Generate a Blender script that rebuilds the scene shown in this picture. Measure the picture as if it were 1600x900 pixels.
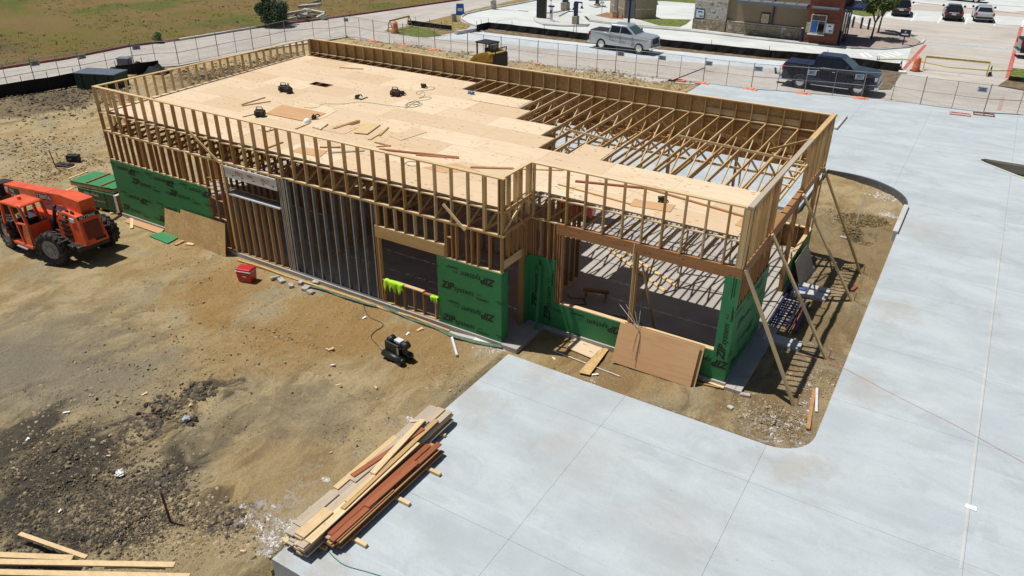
import bpy, bmesh, math, random
import numpy as np
from mathutils import Vector, Matrix
random.seed(7); rng = np.random.default_rng(7)
for o in list(bpy.data.objects): bpy.data.objects.remove(o)
S = bpy.context.scene; COL = S.collection
R = math.radians
# ------------------------------------------------------------------ camera
CAM = Vector((10.9688, -17.2817, 13.1456)); YAW, PIT, ROL, FPX = 2.12072, -0.49956, 0.0076339, 1190.14
fw = Vector((math.cos(YAW)*math.cos(PIT), math.sin(YAW)*math.cos(PIT), math.sin(PIT)))
r0 = fw.cross(Vector((0, 0, 1))).normalized(); u0 = r0.cross(fw)
rt = math.cos(ROL)*r0 + math.sin(ROL)*u0; up = -math.sin(ROL)*r0 + math.cos(ROL)*u0
cd = bpy.data.cameras.new('camera'); cam = bpy.data.objects.new('camera', cd); COL.objects.link(cam)
cam.matrix_world = Matrix((( rt.x, up.x, -fw.x, CAM.x), (rt.y, up.y, -fw.y, CAM.y), (rt.z, up.z, -fw.z, CAM.z), (0, 0, 0, 1)))
cd.sensor_width = 36; cd.lens = FPX/1600*36; cd.clip_start = .1; cd.clip_end = 3000
S.camera = cam; S.render.resolution_x = 1024; S.render.resolution_y = 576
# ------------------------------------------------------------------ sky, sun, exposure
sun_dir = Vector((-1.98, -.55, 5.52)).normalized()
W = bpy.data.worlds.new('World'); S.world = W; W.use_nodes = True
wn = W.node_tree.nodes; sk = wn.new('ShaderNodeTexSky'); sk.sky_type = 'NISHITA'; sk.sun_disc = False
sk.sun_elevation = math.asin(sun_dir.z); sk.sun_rotation = math.atan2(sun_dir.x, sun_dir.y)
W.node_tree.links.new(sk.outputs[0], wn['Background'].inputs[0]); wn['Background'].inputs[1].default_value = .05
ld = bpy.data.lights.new('sun', 'SUN'); ld.energy = 4.9; ld.angle = R(.55); ld.color = (1, .95, .87)
lo = bpy.data.objects.new('sun', ld); COL.objects.link(lo); lo.rotation_euler = sun_dir.to_track_quat('Z', 'Y').to_euler(); lo.location = (0, 0, 40)
S.view_settings.view_transform = 'Standard'; S.view_settings.look = 'None'; S.view_settings.exposure = 0; S.view_settings.gamma = 1
# ------------------------------------------------------------------ survey helper: picture point -> point on a level plane
def G(u, v, z=-.15):
    d = rt*((u-800)/FPX) + up*(-(v-450)/FPX) + fw
    t = (z-CAM.z)/d.z
    return Vector((CAM.x+t*d.x, CAM.y+t*d.y, z))
def RP(u, v, dz=0):                       # point on the sloping roof deck
    z = 4.5
    for i in range(40): q = G(u, v, z); z = 4.488+.027*q.y+dz
    return q
# ------------------------------------------------------------------ materials
MT = {}
def nodes(name):
    m = bpy.data.materials.new(name); m.use_nodes = True; MT[name] = m
    nt = m.node_tree; return m, nt, nt.nodes, nt.links, nt.nodes['Principled BSDF']
def mth(N, L, op, a, b=None, cl=False):
    n = N.new('ShaderNodeMath'); n.operation = op; n.use_clamp = cl
    for i, x in enumerate((a, b)):
        if x is None: continue
        if isinstance(x, (int, float)): n.inputs[i].default_value = x
        else: L.new(x, n.inputs[i])
    return n.outputs[0]
def mix(N, L, f, a, b, mode='MIX'):
    n = N.new('ShaderNodeMix'); n.data_type = 'RGBA'; n.blend_type = mode
    for i, x in ((0, f), (6, a), (7, b)):
        if isinstance(x, (int, float)): n.inputs[i].default_value = x
        elif isinstance(x, tuple): n.inputs[i].default_value = (*x, 1) if len(x) == 3 else x
        else: L.new(x, n.inputs[i])
    return n.outputs[2]
def noise(N, L, vec, sc, det=4, rough=.55, scale=None, dist=0):
    if scale:
        mp = N.new('ShaderNodeMapping'); mp.inputs['Scale'].default_value = scale; L.new(vec, mp.inputs[0]); vec = mp.outputs[0]
    n = N.new('ShaderNodeTexNoise'); n.inputs['Scale'].default_value = sc; n.inputs['Detail'].default_value = det
    n.inputs['Roughness'].default_value = rough; n.inputs['Distortion'].default_value = dist; L.new(vec, n.inputs['Vector'])
    return n.outputs[0]
def ramp(N, L, f, a, b):
    n = N.new('ShaderNodeMapRange'); n.inputs[1].default_value = a; n.inputs[2].default_value = b; L.new(f, n.inputs[0]); n.interpolation_type = 'SMOOTHSTEP'
    return n.outputs[0]
def bump(N, L, h, P, st=.4, d=.02):
    b = N.new('ShaderNodeBump'); b.inputs['Strength'].default_value = st; b.inputs['Distance'].default_value = d
    L.new(h, b.inputs['Height']); L.new(b.outputs[0], P.inputs['Normal'])
def wpos(N): return N.new('ShaderNodeNewGeometry').outputs['Position']
def opos(N): return N.new('ShaderNodeTexCoord').outputs['Object']
def orand(N): return N.new('ShaderNodeObjectInfo').outputs['Random']
def plain(name, c, rough=.5, metal=0, var=.18, sc=6, coat=0, bm=0):
    m, nt, N, L, P = nodes(name); p = wpos(N)
    n = noise(N, L, p, sc, 5, .6); f = ramp(N, L, n, .3, .7)
    c2 = tuple(max(0, x*(1-var)) for x in c); c1 = tuple(min(1, x*(1+var*.6)) for x in c)
    L.new(mix(N, L, f, c2, c1), P.inputs['Base Color']); P.inputs['Roughness'].default_value = rough; P.inputs['Metallic'].default_value = metal
    P.inputs['Coat Weight'].default_value = coat
    if bm: bump(N, L, noise(N, L, p, sc*8, 4), P, bm, .01)
    return m
def wood(name, a, b, c, rough=.75):
    """a,b: two tones between which single boards vary, c: grain"""
    m, nt, N, L, P = nodes(name); rnd = orand(N); o = opos(N)
    ad = N.new('ShaderNodeVectorMath'); ad.operation = 'ADD'; L.new(o, ad.inputs[0])
    cb = N.new('ShaderNodeCombineXYZ'); L.new(mth(N, L, 'MULTIPLY', rnd, 37), cb.inputs[0]); L.new(mth(N, L, 'MULTIPLY', rnd, 91), cb.inputs[2]); L.new(cb.outputs[0], ad.inputs[1])
    v = ad.outputs[0]
    base = mix(N, L, ramp(N, L, rnd, 0, 1), a, b)
    g = ramp(N, L, noise(N, L, v, 1, 6, .65, (4, 9, 3.5)), .35, .75)
    base = mix(N, L, mth(N, L, 'MULTIPLY', g, .55), base, c)
    k = N.new('ShaderNodeTexVoronoi'); k.inputs['Scale'].default_value = 1; mp = N.new('ShaderNodeMapping'); mp.inputs['Scale'].default_value = (1.5, 2, 9); L.new(v, mp.inputs[0]); L.new(mp.outputs[0], k.inputs[0])
    kf = ramp(N, L, k.outputs[0], .16, .06)
    base = mix(N, L, mth(N, L, 'MULTIPLY', kf, .6), base, tuple(x*.4 for x in c))
    L.new(base, P.inputs['Base Color']); P.inputs['Roughness'].default_value = rough
    P.inputs['Specular IOR Level'].default_value = .25
    return m
def sheet_mat(name, a, b, c, stretch=(1.1, 14, 1), marks=True, rough=.8):
    m, nt, N, L, P = nodes(name); rnd = orand(N); p = wpos(N)
    ad = N.new('ShaderNodeVectorMath'); ad.operation = 'ADD'; L.new(p, ad.inputs[0])
    cb = N.new('ShaderNodeCombineXYZ'); L.new(mth(N, L, 'MULTIPLY', rnd, 53), cb.inputs[0]); L.new(mth(N, L, 'MULTIPLY', rnd, 17), cb.inputs[1]); L.new(cb.outputs[0], ad.inputs[1])
    v = ad.outputs[0]
    base = mix(N, L, ramp(N, L, rnd, .1, .95), a, b)
    g = ramp(N, L, noise(N, L, v, 1, 6, .62, stretch, .4), .42, .72)
    base = mix(N, L, mth(N, L, 'MULTIPLY', g, .5), base, c)
    g2 = ramp(N, L, noise(N, L, p, .35, 3), .4, .7)
    base = mix(N, L, mth(N, L, 'MULTIPLY', g2, .2), base, (a[0]*.85, a[1]*.72, a[2]*.66))
    if marks:
        k = N.new('ShaderNodeTexVoronoi'); k.inputs['Scale'].default_value = 1; mp = N.new('ShaderNodeMapping'); mp.inputs['Scale'].default_value = (2.6, 7, 1); L.new(v, mp.inputs[0]); L.new(mp.outputs[0], k.inputs[0])
        kf = ramp(N, L, k.outputs[0], .22, .12)
        spar = ramp(N, L, noise(N, L, p, .8, 2), .42, .5)
        base = mix(N, L, mth(N, L, 'MULTIPLY', mth(N, L, 'MULTIPLY', kf, spar), .8), base, (.25, .13, .06))
    L.new(base, P.inputs['Base Color']); P.inputs['Roughness'].default_value = rough; P.inputs['Specular IOR Level'].default_value = .2
    return m
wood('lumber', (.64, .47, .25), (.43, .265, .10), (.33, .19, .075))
wood('lumber_pale', (.68, .54, .33), (.60, .45, .25), (.42, .28, .14))
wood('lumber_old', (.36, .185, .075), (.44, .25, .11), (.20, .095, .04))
wood('lumber_grey', (.40, .355, .30), (.47, .38, .28), (.27, .22, .17))
wood('lumber_red', (.34, .115, .05), (.27, .085, .035), (.14, .05, .025))
wood('beam_wood', (.40, .20, .085), (.34, .165, .07), (.20, .09, .04))
sheet_mat('plywood', (.66, .54, .39), (.56, .43, .285), (.50, .335, .20))
sheet_mat('plywood_tan', (.50, .30, .16), (.54, .34, .18), (.40, .22, .11), (1, 10, 10), False)
def osb_mat(name, a, b):
    m, nt, N, L, P = nodes(name); p = wpos(N)
    k = N.new('ShaderNodeTexVoronoi'); k.inputs['Scale'].default_value = 16; L.new(p, k.inputs[0])
    sp = N.new('ShaderNodeSeparateColor'); L.new(k.outputs['Color'], sp.inputs[0])
    base = mix(N, L, sp.outputs[0], a, b)
    base = mix(N, L, mth(N, L, 'MULTIPLY', ramp(N, L, noise(N, L, p, 1.3, 3), .4, .7), .35), base, tuple(x*.6 for x in a))
    L.new(base, P.inputs['Base Color']); P.inputs['Roughness'].default_value = .85
osb_mat('osb', (.46, .29, .12), (.60, .42, .2)); osb_mat('osb_dark', (.24, .13, .05), (.36, .22, .09))
m, nt, N, L, P = nodes('zip_green'); p = wpos(N)
b_ = mix(N, L, ramp(N, L, noise(N, L, p, 60, 3, .7), .3, .7), (.018, .16, .052), (.035, .24, .085))
b_ = mix(N, L, mth(N, L, 'MULTIPLY', ramp(N, L, noise(N, L, p, 1.4, 4), .45, .75), .4), b_, (.012, .13, .05))
L.new(b_, P.inputs['Base Color']); P.inputs['Roughness'].default_value = .6
plain('ink', (.008, .014, .012), .7, var=.1)
def concrete(name, a, b, stain, joint=False, sc=.35, streak=(.3, .9, 1)):
    m, nt, N, L, P = nodes(name); p = wpos(N)
    n1 = ramp(N, L, noise(N, L, p, 1, 6, .62, streak, .5), .34, .68)
    base = mix(N, L, n1, a, b)
    n2 = ramp(N, L, noise(N, L, p, sc, 5, .6), .47, .72)
    base = mix(N, L, mth(N, L, 'MULTIPLY', n2, .6), base, stain)
    n5 = ramp(N, L, noise(N, L, p, 1, 6, .7, (.10, 2.2, 1), .6), .55, .75)
    n6 = ramp(N, L, noise(N, L, p, .55, 7, .72, None, .8), .36, .5); base = mix(N, L, mth(N, L, 'MULTIPLY', mth(N, L, 'SUBTRACT', 1, n6), .38), base, tuple(x*.80 for x in a))
    base = mix(N, L, mth(N, L, 'MULTIPLY', n5, .5), base, tuple(min(1, x*1.16) for x in b))
    n3 = noise(N, L, p, 22, 6, .8)
    base = mix(N, L, mth(N, L, 'MULTIPLY', ramp(N, L, n3, .4, .7), .30), base, tuple(x*.74 for x in a))
    n4 = ramp(N, L, noise(N, L, p, 1.7, 8, .8), .64, .74)
    base = mix(N, L, mth(N, L, 'MULTIPLY', n4, .30), base, (.23, .19, .14))
    k = N.new('ShaderNodeTexVoronoi'); k.inputs['Scale'].default_value = 2.3; L.new(p, k.inputs[0])
    sp = ramp(N, L, k.outputs[0], .045, .02); base = mix(N, L, mth(N, L, 'MULTIPLY', sp, .55), base, (.12, .10, .08))
    if name == 'pavement_new':
        nz = mth(N, L, 'MULTIPLY', mth(N, L, 'SUBTRACT', noise(N, L, p, 1.2, 6, .75), .5), 5)
        for c, r1, a_ in (((.7, -9.2), 1.1, .35), ((.9, -3.0), 1.3, .3), ((2, -.6), 1.2, .25), ((9.3, -.9), 1.3, .35), ((7.5, -4.5), 2, .18), ((10.2, 3.5), 1.2, .3), ((10.3, 9), 1.4, .3), ((10.5, 17), 1.8, .3), ((4.5, -3.5), 2.0, .2), ((1.6, -9.6), 1, .35)):
            d = N.new('ShaderNodeVectorMath'); d.operation = 'DISTANCE'; L.new(p, d.inputs[0]); d.inputs[1].default_value = (*c, 0)
            base = mix(N, L, mth(N, L, 'MULTIPLY', ramp(N, L, mth(N, L, 'ADD', d.outputs['Value'], nz), r1, .1), a_), base, (.33, .28, .215))
    L.new(base, P.inputs['Base Color']); P.inputs['Roughness'].default_value = .85; P.inputs['Specular IOR Level'].default_value = .3
    bump(N, L, n3, P, .25, .012)
concrete('pavement_new', (.38, .432, .468), (.455, .505, .538), (.345, .372, .39))
concrete('slab', (.37, .345, .315), (.44, .415, .38), (.30, .275, .25), streak=(.6, .6, 1))
concrete('road_old', (.40, .37, .34), (.48, .455, .42), (.32, .295, .27), streak=(1.2, .2, 1), sc=.15)
concrete('road_lane', (.42, .385, .345), (.50, .475, .44), (.33, .30, .27), streak=(.12, 1, 1), sc=.2)
concrete('lot_light', (.50, .53, .53), (.60, .62, .61), (.42, .43, .42), streak=(.15, .5, 1), sc=.15)
concrete('lane_light', (.47, .52, .555), (.57, .61, .635), (.42, .45, .47), streak=(.1, .8, 1))
concrete('kerb_concrete', (.46, .47, .46), (.55, .55, .53), (.34, .33, .31))
plain('pavers', (.33, .27, .235), .9, var=.2, sc=3, bm=.2); plain('mulch', (.30, .15, .09), .95, var=.4, sc=8, bm=.5)
plain('paint_red', (.46, .12, .11), .85, var=.3, sc=3); plain('paint_white', (.72, .74, .74), .8, var=.15); plain('paint_blue', (.36, .46, .56), .85, var=.2)
plain('kerb_faded', (.44, .30, .28), .85, var=.2); plain('kerb_red', (.22, .075, .06), .85, var=.5, sc=4)
# soil with patches that belong to the ground itself
def blob(N, L, p, c, r0, r1, nz):
    d = N.new('ShaderNodeVectorMath'); d.operation = 'DISTANCE'; L.new(p, d.inputs[0]); d.inputs[1].default_value = (c[0], c[1], -.15)
    q = mth(N, L, 'ADD', d.outputs['Value'], nz)
    return ramp(N, L, q, r1, r0)
def soil(name, field=False):
    m, nt, N, L, P = nodes(name); p = wpos(N)
    big = noise(N, L, p, .28, 5, .6, None, .6); mid = noise(N, L, p, 1.1, 6, .65, (1, .55, 1), .8); fine = noise(N, L, p, 9, 6, .7); grit = noise(N, L, p, 45, 4, .8)
    tan, lt, og, gy, dk = (.36, .262, .125), (.50, .40, .23), (.375, .23, .085), (.37, .32, .215), (.066, .060, .050)
    base = mix(N, L, ramp(N, L, mid, .35, .62), tan, lt)
    base = mix(N, L, mth(N, L, 'MULTIPLY', ramp(N, L, big, .48, .66), .75), base, gy)
    nz = mth(N, L, 'MULTIPLY', mth(N, L, 'SUBTRACT', big, .5), 9)
    nz2 = mth(N, L, 'MULTIPLY', mth(N, L, 'SUBTRACT', mid, .5), 6)
    def lay(base, c, r0, r1, col, amt, n_=nz):
        return mix(N, L, mth(N, L, 'MULTIPLY', blob(N, L, p, c, r0, r1, n_), amt), base, col)
    for c, r0, r1, a in (((-6, -1.8), .8, 3.6, .75), ((-10.5, -2.2), .8, 3, .75), ((-2.0, -1.2), .6, 2.6, .75), ((-14.5, -1.5), .5, 2.2, .4), ((8.4, 8), .2, .3, .0), ((4, .6), 1, 3.2, .5), ((-7, -5), .6, 3, .4), ((-1.5, -8), .3, 1.6, .3)):
        base = lay(base, c, r0, r1, og, a)
    for q, r0, r1, a in (((30, 560), .6, 4.5, .8), ((180, 600), .6, 3.5, .6), ((480, 640), .5, 2.5, .5)): base = lay(base, G(*q), r0, r1, (.24, .215, .165), a, nz2)
    for q, r0, r1, a in (((90, 740), .8, 2.9, .96), ((10, 690), .8, 2.4, .9), ((200, 800), .6, 1.9, .95), ((60, 830), .5, 1.8, .9), ((310, 615), .2, 1.1, .8), ((240, 655), .2, 1.0, .8), ((330, 790), .2, .9, .55), ((300, 690), .2, 1.2, .4)):
        base = lay(base, G(*q), r0, r1, dk, a, nz2)
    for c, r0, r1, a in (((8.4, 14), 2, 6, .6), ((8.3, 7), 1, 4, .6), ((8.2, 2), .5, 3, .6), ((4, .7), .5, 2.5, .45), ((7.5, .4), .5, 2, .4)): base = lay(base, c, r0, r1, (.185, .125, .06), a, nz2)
    for q, r0, r1, a in (((30, 165), 2, 5, .6), ((110, 150), 2, 4.5, .6), ((330, 125), 2, 5, .5), ((1350, 362), .1, .7, .9)): base = lay(base, G(*q), r0, r1, (.115, .095, .065), a, nz2)
    # pale concrete washout along the slab edges
    wh = (.52, .50, .48)
    for q, r0, r1, a in (((430, 830), .1, .9, .95), ((470, 770), .1, .6, .9), ((415, 790), .1, .5, .8), ((560, 700), .05, .4, .7), ((620, 660), .05, .35, .6), ((1220, 680), .1, .8, .7), ((1175, 660), .1, .6, .6), ((1260, 640), .1, .6, .6), ((1270, 560), .1, .7, .45), ((925, 590), .05, .4, .7), ((760, 545), .1, .5, .6), ((470, 455), .1, .5, .6), ((1385, 320), .1, .8, .5), ((1340, 470), .1, .8, .4)):
        spk = ramp(N, L, noise(N, L, p, 4.5, 8, .8, None, 1), .47, .60); g_ = mth(N, L, 'MULTIPLY', blob(N, L, p, G(*q), r0, r1*1.5, mth(N, L, 'MULTIPLY', nz2, .8)), spk)
        base = mix(N, L, mth(N, L, 'MULTIPLY', g_, a*.9), base, wh)
    base = mix(N, L, mth(N, L, 'MULTIPLY', ramp(N, L, fine, .5, .72), .28), base, (.16, .125, .075))
    base = mix(N, L, mth(N, L, 'MULTIPLY', ramp(N, L, grit, .62, .8), .35), base, (.50, .44, .34))
    base = mix(N, L, mth(N, L, 'MULTIPLY', ramp(N, L, grit, .42, .25), .35), base, (.10, .08, .05))
    mott = ramp(N, L, noise(N, L, p, 3.2, 8, .78, (1, .7, 1), 1.2), .53, .68); base = mix(N, L, mth(N, L, 'MULTIPLY', mott, .36), base, (.15, .115, .062))
    mot2 = ramp(N, L, noise(N, L, p, 1.6, 9, .8, (.5, 1.3, 1), 1.5), .55, .7); base = mix(N, L, mth(N, L, 'MULTIPLY', mot2, .45), base, (.46, .38, .24))
    L.new(base, P.inputs['Base Color']); P.inputs['Roughness'].default_value = .95; P.inputs['Specular IOR Level'].default_value = .15
    h = mth(N, L, 'ADD', mth(N, L, 'MULTIPLY', fine, 1), mth(N, L, 'MULTIPLY', grit, .5)); h = mth(N, L, 'ADD', h, mth(N, L, 'MULTIPLY', mid, 2))
    bump(N, L, h, P, 1, .10)
soil('soil')
m, nt, N, L, P = nodes('meadow'); p = wpos(N)
big = noise(N, L, p, .05, 5, .6, (1, 1.6, 1), .5); mid = noise(N, L, p, .35, 6, .7, (.6, 1.3, 1)); fine = noise(N, L, p, 5, 5, .8)
b_ = mix(N, L, ramp(N, L, big, .40, .58), (.235, .17, .075), (.175, .16, .045))
b_ = mix(N, L, mth(N, L, 'MULTIPLY', ramp(N, L, mid, .46, .66), .8), b_, (.24, .15, .07))
b_ = mix(N, L, mth(N, L, 'MULTIPLY', ramp(N, L, noise(N, L, p, .12, 4), .52, .64), .7), b_, (.10, .145, .035))
b_ = mix(N, L, mth(N, L, 'MULTIPLY', ramp(N, L, noise(N, L, p, .07, 5, .6, (.5, 1.5, 1)), .55, .66), .7), b_, (.17, .12, .075))
b_ = mix(N, L, mth(N, L, 'MULTIPLY', ramp(N, L, fine, .5, .75), .35), b_, (.07, .065, .025))
L.new(b_, P.inputs['Base Color']); P.inputs['Roughness'].default_value = 1; P.inputs['Specular IOR Level'].default_value = .1; bump(N, L, fine, P, 1, .25)
plain('verge_dirt', (.17, .125, .07), 1, var=.5, sc=2, bm=.6)
plain('lawn', (.12, .15, .025), 1, var=.55, sc=2.5, bm=.5); plain('lawn_dry', (.25, .19, .07), 1, var=.5, sc=2, bm=.4)
plain('grass_a', (.17, .175, .045), 1, var=.4); plain('grass_b', (.26, .19, .08), 1, var=.4)
m, nt, N, L, P = nodes('clod'); rn = N.new('ShaderNodeNewGeometry').outputs['Random Per Island']
L.new(mix(N, L, ramp(N, L, rn, .2, 1), (.06, .052, .042), (.19, .15, .09)), P.inputs['Base Color']); P.inputs['Roughness'].default_value = 1
m, nt, N, L, P = nodes('clod_tan'); rn = N.new('ShaderNodeNewGeometry').outputs['Random Per Island']
L.new(mix(N, L, ramp(N, L, rn, 0, 1), (.20, .15, .085), (.38, .31, .2)), P.inputs['Base Color']); P.inputs['Roughness'].default_value = 1
m, nt, N, L, P = nodes('clod_white'); rn = N.new('ShaderNodeNewGeometry').outputs['Random Per Island']
L.new(mix(N, L, ramp(N, L, rn, 0, 1), (.34, .32, .30), (.66, .65, .63)), P.inputs['Base Color']); P.inputs['Roughness'].default_value = 1
def leafm(name, a, b):
    m, nt, N, L, P = nodes(name); rn = N.new('ShaderNodeNewGeometry').outputs['Random Per Island']
    L.new(mix(N, L, rn, a, b), P.inputs['Base Color']); P.inputs['Roughness'].default_value = .7
leafm('leaf', (.035, .075, .015), (.12, .17, .03)); leafm('leaf_dark', (.02, .05, .02), (.07, .11, .045)); leafm('leaf_bright', (.06, .13, .02), (.16, .24, .05))
plain('bark', (.13, .10, .075), .95, var=.4, sc=20); plain('steel_galv', (.36, .39, .43), .42, .75, var=.15, sc=4); plain('steel_white', (.66, .69, .74), .4, .3, var=.12)
plain('steel_dark', (.05, .05, .055), .5, .5); plain('steel_grey', (.27, .28, .29), .6, .15); plain('black_plastic', (.012, .012, .013), .5, var=.3); plain('rubber', (.045, .042, .038), .9, var=.75, sc=7)
plain('black_cloth', (.010, .010, .011), .9, var=.4, bm=.6); plain('orange_paint', (.70, .095, .022), .42, var=.22, sc=2.2, coat=.25); plain('red_plastic', (.50, .02, .03), .35, var=.12, coat=.3)
plain('white_plastic', (.78, .78, .78), .5, var=.05); plain('blue_dark', (.018, .024, .07), .4, .2, var=.2); plain('blue_sign', (.02, .10, .36), .5, var=.1); plain('rust', (.17, .05, .03), .85, .2, var=.3)
plain('orange_plastic', (.78, .16, .05), .55, var=.15); plain('orange_faded', (.70, .25, .15), .7, var=.2); plain('yellow_wood', (.50, .37, .09), .7, var=.25); plain('yellow_tape', (.85, .70, .08), .5, var=.05)
plain('hi_vis', (.42, .78, .02), .7, var=.2, sc=14); plain('dark_glass', (.012, .014, .017), .06, var=0, coat=.3); plain('glass_green', (.05, .085, .08), .08, var=0, coat=.4)
plain('silver_paint', (.52, .56, .60), .30, .45, var=.05, coat=.8); plain('navy_paint', (.006, .010, .026), .22, .4, var=.1, coat=.9); plain('black_paint', (.009, .009, .012), .2, .2, var=.1, coat=.9); plain('red_lens', (.40, .01, .015), .25, var=0)
plain('chrome', (.75, .76, .78), .18, 1, var=.03); plain('head_lens', (.6, .62, .64), .15, .3, var=.05); plain('skid_yellow', (.36, .22, .03), .5, var=.25, sc=3); plain('yellow_tool', (.65, .42, .02), .5, var=.1)
plain('dark_green', (.008, .045, .03), .5, var=.2); plain('bundle_wrap', (.012, .075, .03), .5, var=.3, sc=3); plain('stucco', (.27, .21, .14), .9, var=.08, sc=9, bm=.15); plain('brown_clad', (.15, .043, .022), .7, var=.25, sc=2); plain('block_tan', (.33, .27, .19), .9, var=.12, sc=6, bm=.2); plain('stone_pale', (.50, .475, .43), .9, var=.25, sc=4, bm=.4); plain('stone_tan', (.34, .285, .20), .9, var=.3, sc=4, bm=.4)
plain('awning_steel', (.16, .19, .24), .4, .5); plain('poster', (.62, .70, .74), .6, var=.2, sc=5); plain('poster_tan', (.45, .36, .22), .6, var=.4, sc=5); plain('cardboard', (.42, .27, .14), .9, var=.15); plain('hose_green', (.03, .16, .09), .5); plain('cord_black', (.02, .02, .02), .6); plain('string_red', (.62, .22, .17), .7, var=.05)
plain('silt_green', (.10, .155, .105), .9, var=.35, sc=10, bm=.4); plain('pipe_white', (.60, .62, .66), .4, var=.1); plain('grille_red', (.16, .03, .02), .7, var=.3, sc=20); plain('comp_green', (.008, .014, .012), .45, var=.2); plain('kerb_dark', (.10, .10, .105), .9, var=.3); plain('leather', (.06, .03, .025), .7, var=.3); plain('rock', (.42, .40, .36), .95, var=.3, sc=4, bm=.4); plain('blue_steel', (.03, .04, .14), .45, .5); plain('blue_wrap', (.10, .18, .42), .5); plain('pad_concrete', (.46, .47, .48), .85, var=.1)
m, nt, N, L, P = nodes('chain_mesh'); p = wpos(N)
s_ = N.new('ShaderNodeSeparateXYZ'); L.new(p, s_.inputs[0]); hx = mth(N, L, 'ADD', s_.outputs[0], s_.outputs[1])
def dia(op):
    q = mth(N, L, op, hx, s_.outputs[2]); q = mth(N, L, 'FRACT', mth(N, L, 'MULTIPLY', q, 12)); return mth(N, L, 'LESS_THAN', q, .07)
al = mth(N, L, 'MAXIMUM', dia('ADD'), dia('SUBTRACT')); L.new(al, P.inputs['Alpha']); P.inputs['Base Color'].default_value = (.22, .22, .23, 1); P.inputs['Roughness'].default_value = .6
# ------------------------------------------------------------------ mesh building
class MB:
    def __init__(s): s.v = []; s.f = []; s.m = []
    def add(s, v, f, m=0):
        n = len(s.v); s.v += [tuple(x) for x in v]; s.f += [[i+n for i in q] for q in f]; s.m += [m]*len(f); return s
    def box(s, c, d, rz=0, m=0, rx=0, ry=0):
        M = Matrix.Rotation(rz, 3, 'Z') @ Matrix.Rotation(ry, 3, 'Y') @ Matrix.Rotation(rx, 3, 'X'); c = Vector(c)
        v = [c+M @ Vector((i*d[0]/2, j*d[1]/2, k*d[2]/2)) for i in (-1, 1) for j in (-1, 1) for k in (-1, 1)]
        return s.add(v, [(0, 1, 3, 2), (4, 6, 7, 5), (0, 4, 5, 1), (2, 3, 7, 6), (0, 2, 6, 4), (1, 5, 7, 3)], m)
    def beam(s, a, b, w, h, up_=(0, 0, 1), m=0):
        a, b = Vector(a), Vector(b); d = (b-a).normalized(); u = Vector(up_)
        x = d.cross(u); x = x.normalized() if x.length > 1e-4 else Vector((1, 0, 0)); y = x.cross(d)
        v = [p+x*(i*w/2)+y*(j*h/2) for p in (a, b) for i in (-1, 1) for j in (-1, 1)]
        return s.add(v, [(0, 1, 3, 2), (4, 6, 7, 5), (0, 4, 5, 1), (2, 3, 7, 6), (0, 2, 6, 4), (1, 5, 7, 3)], m)
    def cyl(s, a, b, r, r1=None, n=10, m=0, cap=True):
        a, b = Vector(a), Vector(b); r1 = r if r1 is None else r1; d = (b-a).normalized()
        x = d.orthogonal().normalized(); y = d.cross(x); v = []
        for p, q in ((a, r), (b, r1)): v += [p+(x*math.cos(2*math.pi*i/n)+y*math.sin(2*math.pi*i/n))*q for i in range(n)]
        f = [(i, (i+1) % n, n+(i+1) % n, n+i) for i in range(n)]
        if cap: f += [tuple(range(n-1, -1, -1)), tuple(range(n, 2*n))]
        return s.add(v, f, m)
    def tube(s, pts, r, n=6, m=0):
        for a, b in zip(pts, pts[1:]): s.cyl(a, b, r, r, n, m)
        return s
    def prism(s, poly, z0, z1, m=0):
        n = len(poly); a = sum(poly[i][0]*poly[(i+1) % n][1]-poly[(i+1) % n][0]*poly[i][1] for i in range(n))
        if a < 0: poly = poly[::-1]
        v = [(x, y, z0) for x, y in poly]+[(x, y, z1) for x, y in poly]
        return s.add(v, [tuple(range(n-1, -1, -1)), tuple(range(n, 2*n))]+[(i, (i+1) % n, n+(i+1) % n, n+i) for i in range(n)], m)
    def side(s, poly, y0, y1, m=0, y0t=None):
        """outline in x,z extruded across y"""
        n = len(poly); v = [(x, y0, z) for x, z in poly]+[(x, y1, z) for x, z in poly]
        return s.add(v, [tuple(range(n)), tuple(range(2*n-1, n-1, -1))]+[(i, n+i, n+(i+1) % n, (i+1) % n) for i in range(n)], m)
    def build(s, name, mats, parent=None, smooth=False, bevel=0, loc=None, rot=None, nrm=True):
        me = bpy.data.meshes.new(name); me.from_pydata([tuple(v) for v in s.v], [], s.f)
        for q in (mats if isinstance(mats, (list, tuple)) else [mats]): me.materials.append(MT[q])
        if any(s.m): me.polygons.foreach_set('material_index', s.m)
        if nrm:
            bm = bmesh.new(); bm.from_mesh(me); bmesh.ops.recalc_face_normals(bm, faces=bm.faces); bm.to_mesh(me); bm.free()
        if smooth: me.polygons.foreach_set('use_smooth', [True]*len(me.polygons))
        o = bpy.data.objects.new(name, me); COL.objects.link(o)
        if parent: o.parent = parent
        if loc is not None: o.location = loc
        if rot is not None: o.rotation_euler = rot
        if bevel:
            b = o.modifiers.new('bevel', 'BEVEL'); b.width = bevel; b.segments = 2; b.limit_method = 'ANGLE'
        return o
def tag(o, label, cat, group=None):
    o['label'] = label; o['category'] = cat
    if group: o['group'] = group
    return o
def thing(name, label, cat, loc=(0, 0, 0), rz=0, group=None):
    o = bpy.data.objects.new(name, None); COL.objects.link(o); o.location = loc; o.rotation_euler = (0, 0, rz); o.empty_display_size = .3
    return tag(o, label, cat, group)
def structure(o, kind='structure'): o['kind'] = kind; return o
UNIT = {}
def unit(mat):
    if mat not in UNIT:
        b = MB().box((0, 0, 0), (1, 1, 1)); o = b.build('board', mat); UNIT[mat] = o.data; bpy.data.objects.remove(o)
    return UNIT[mat]
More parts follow.
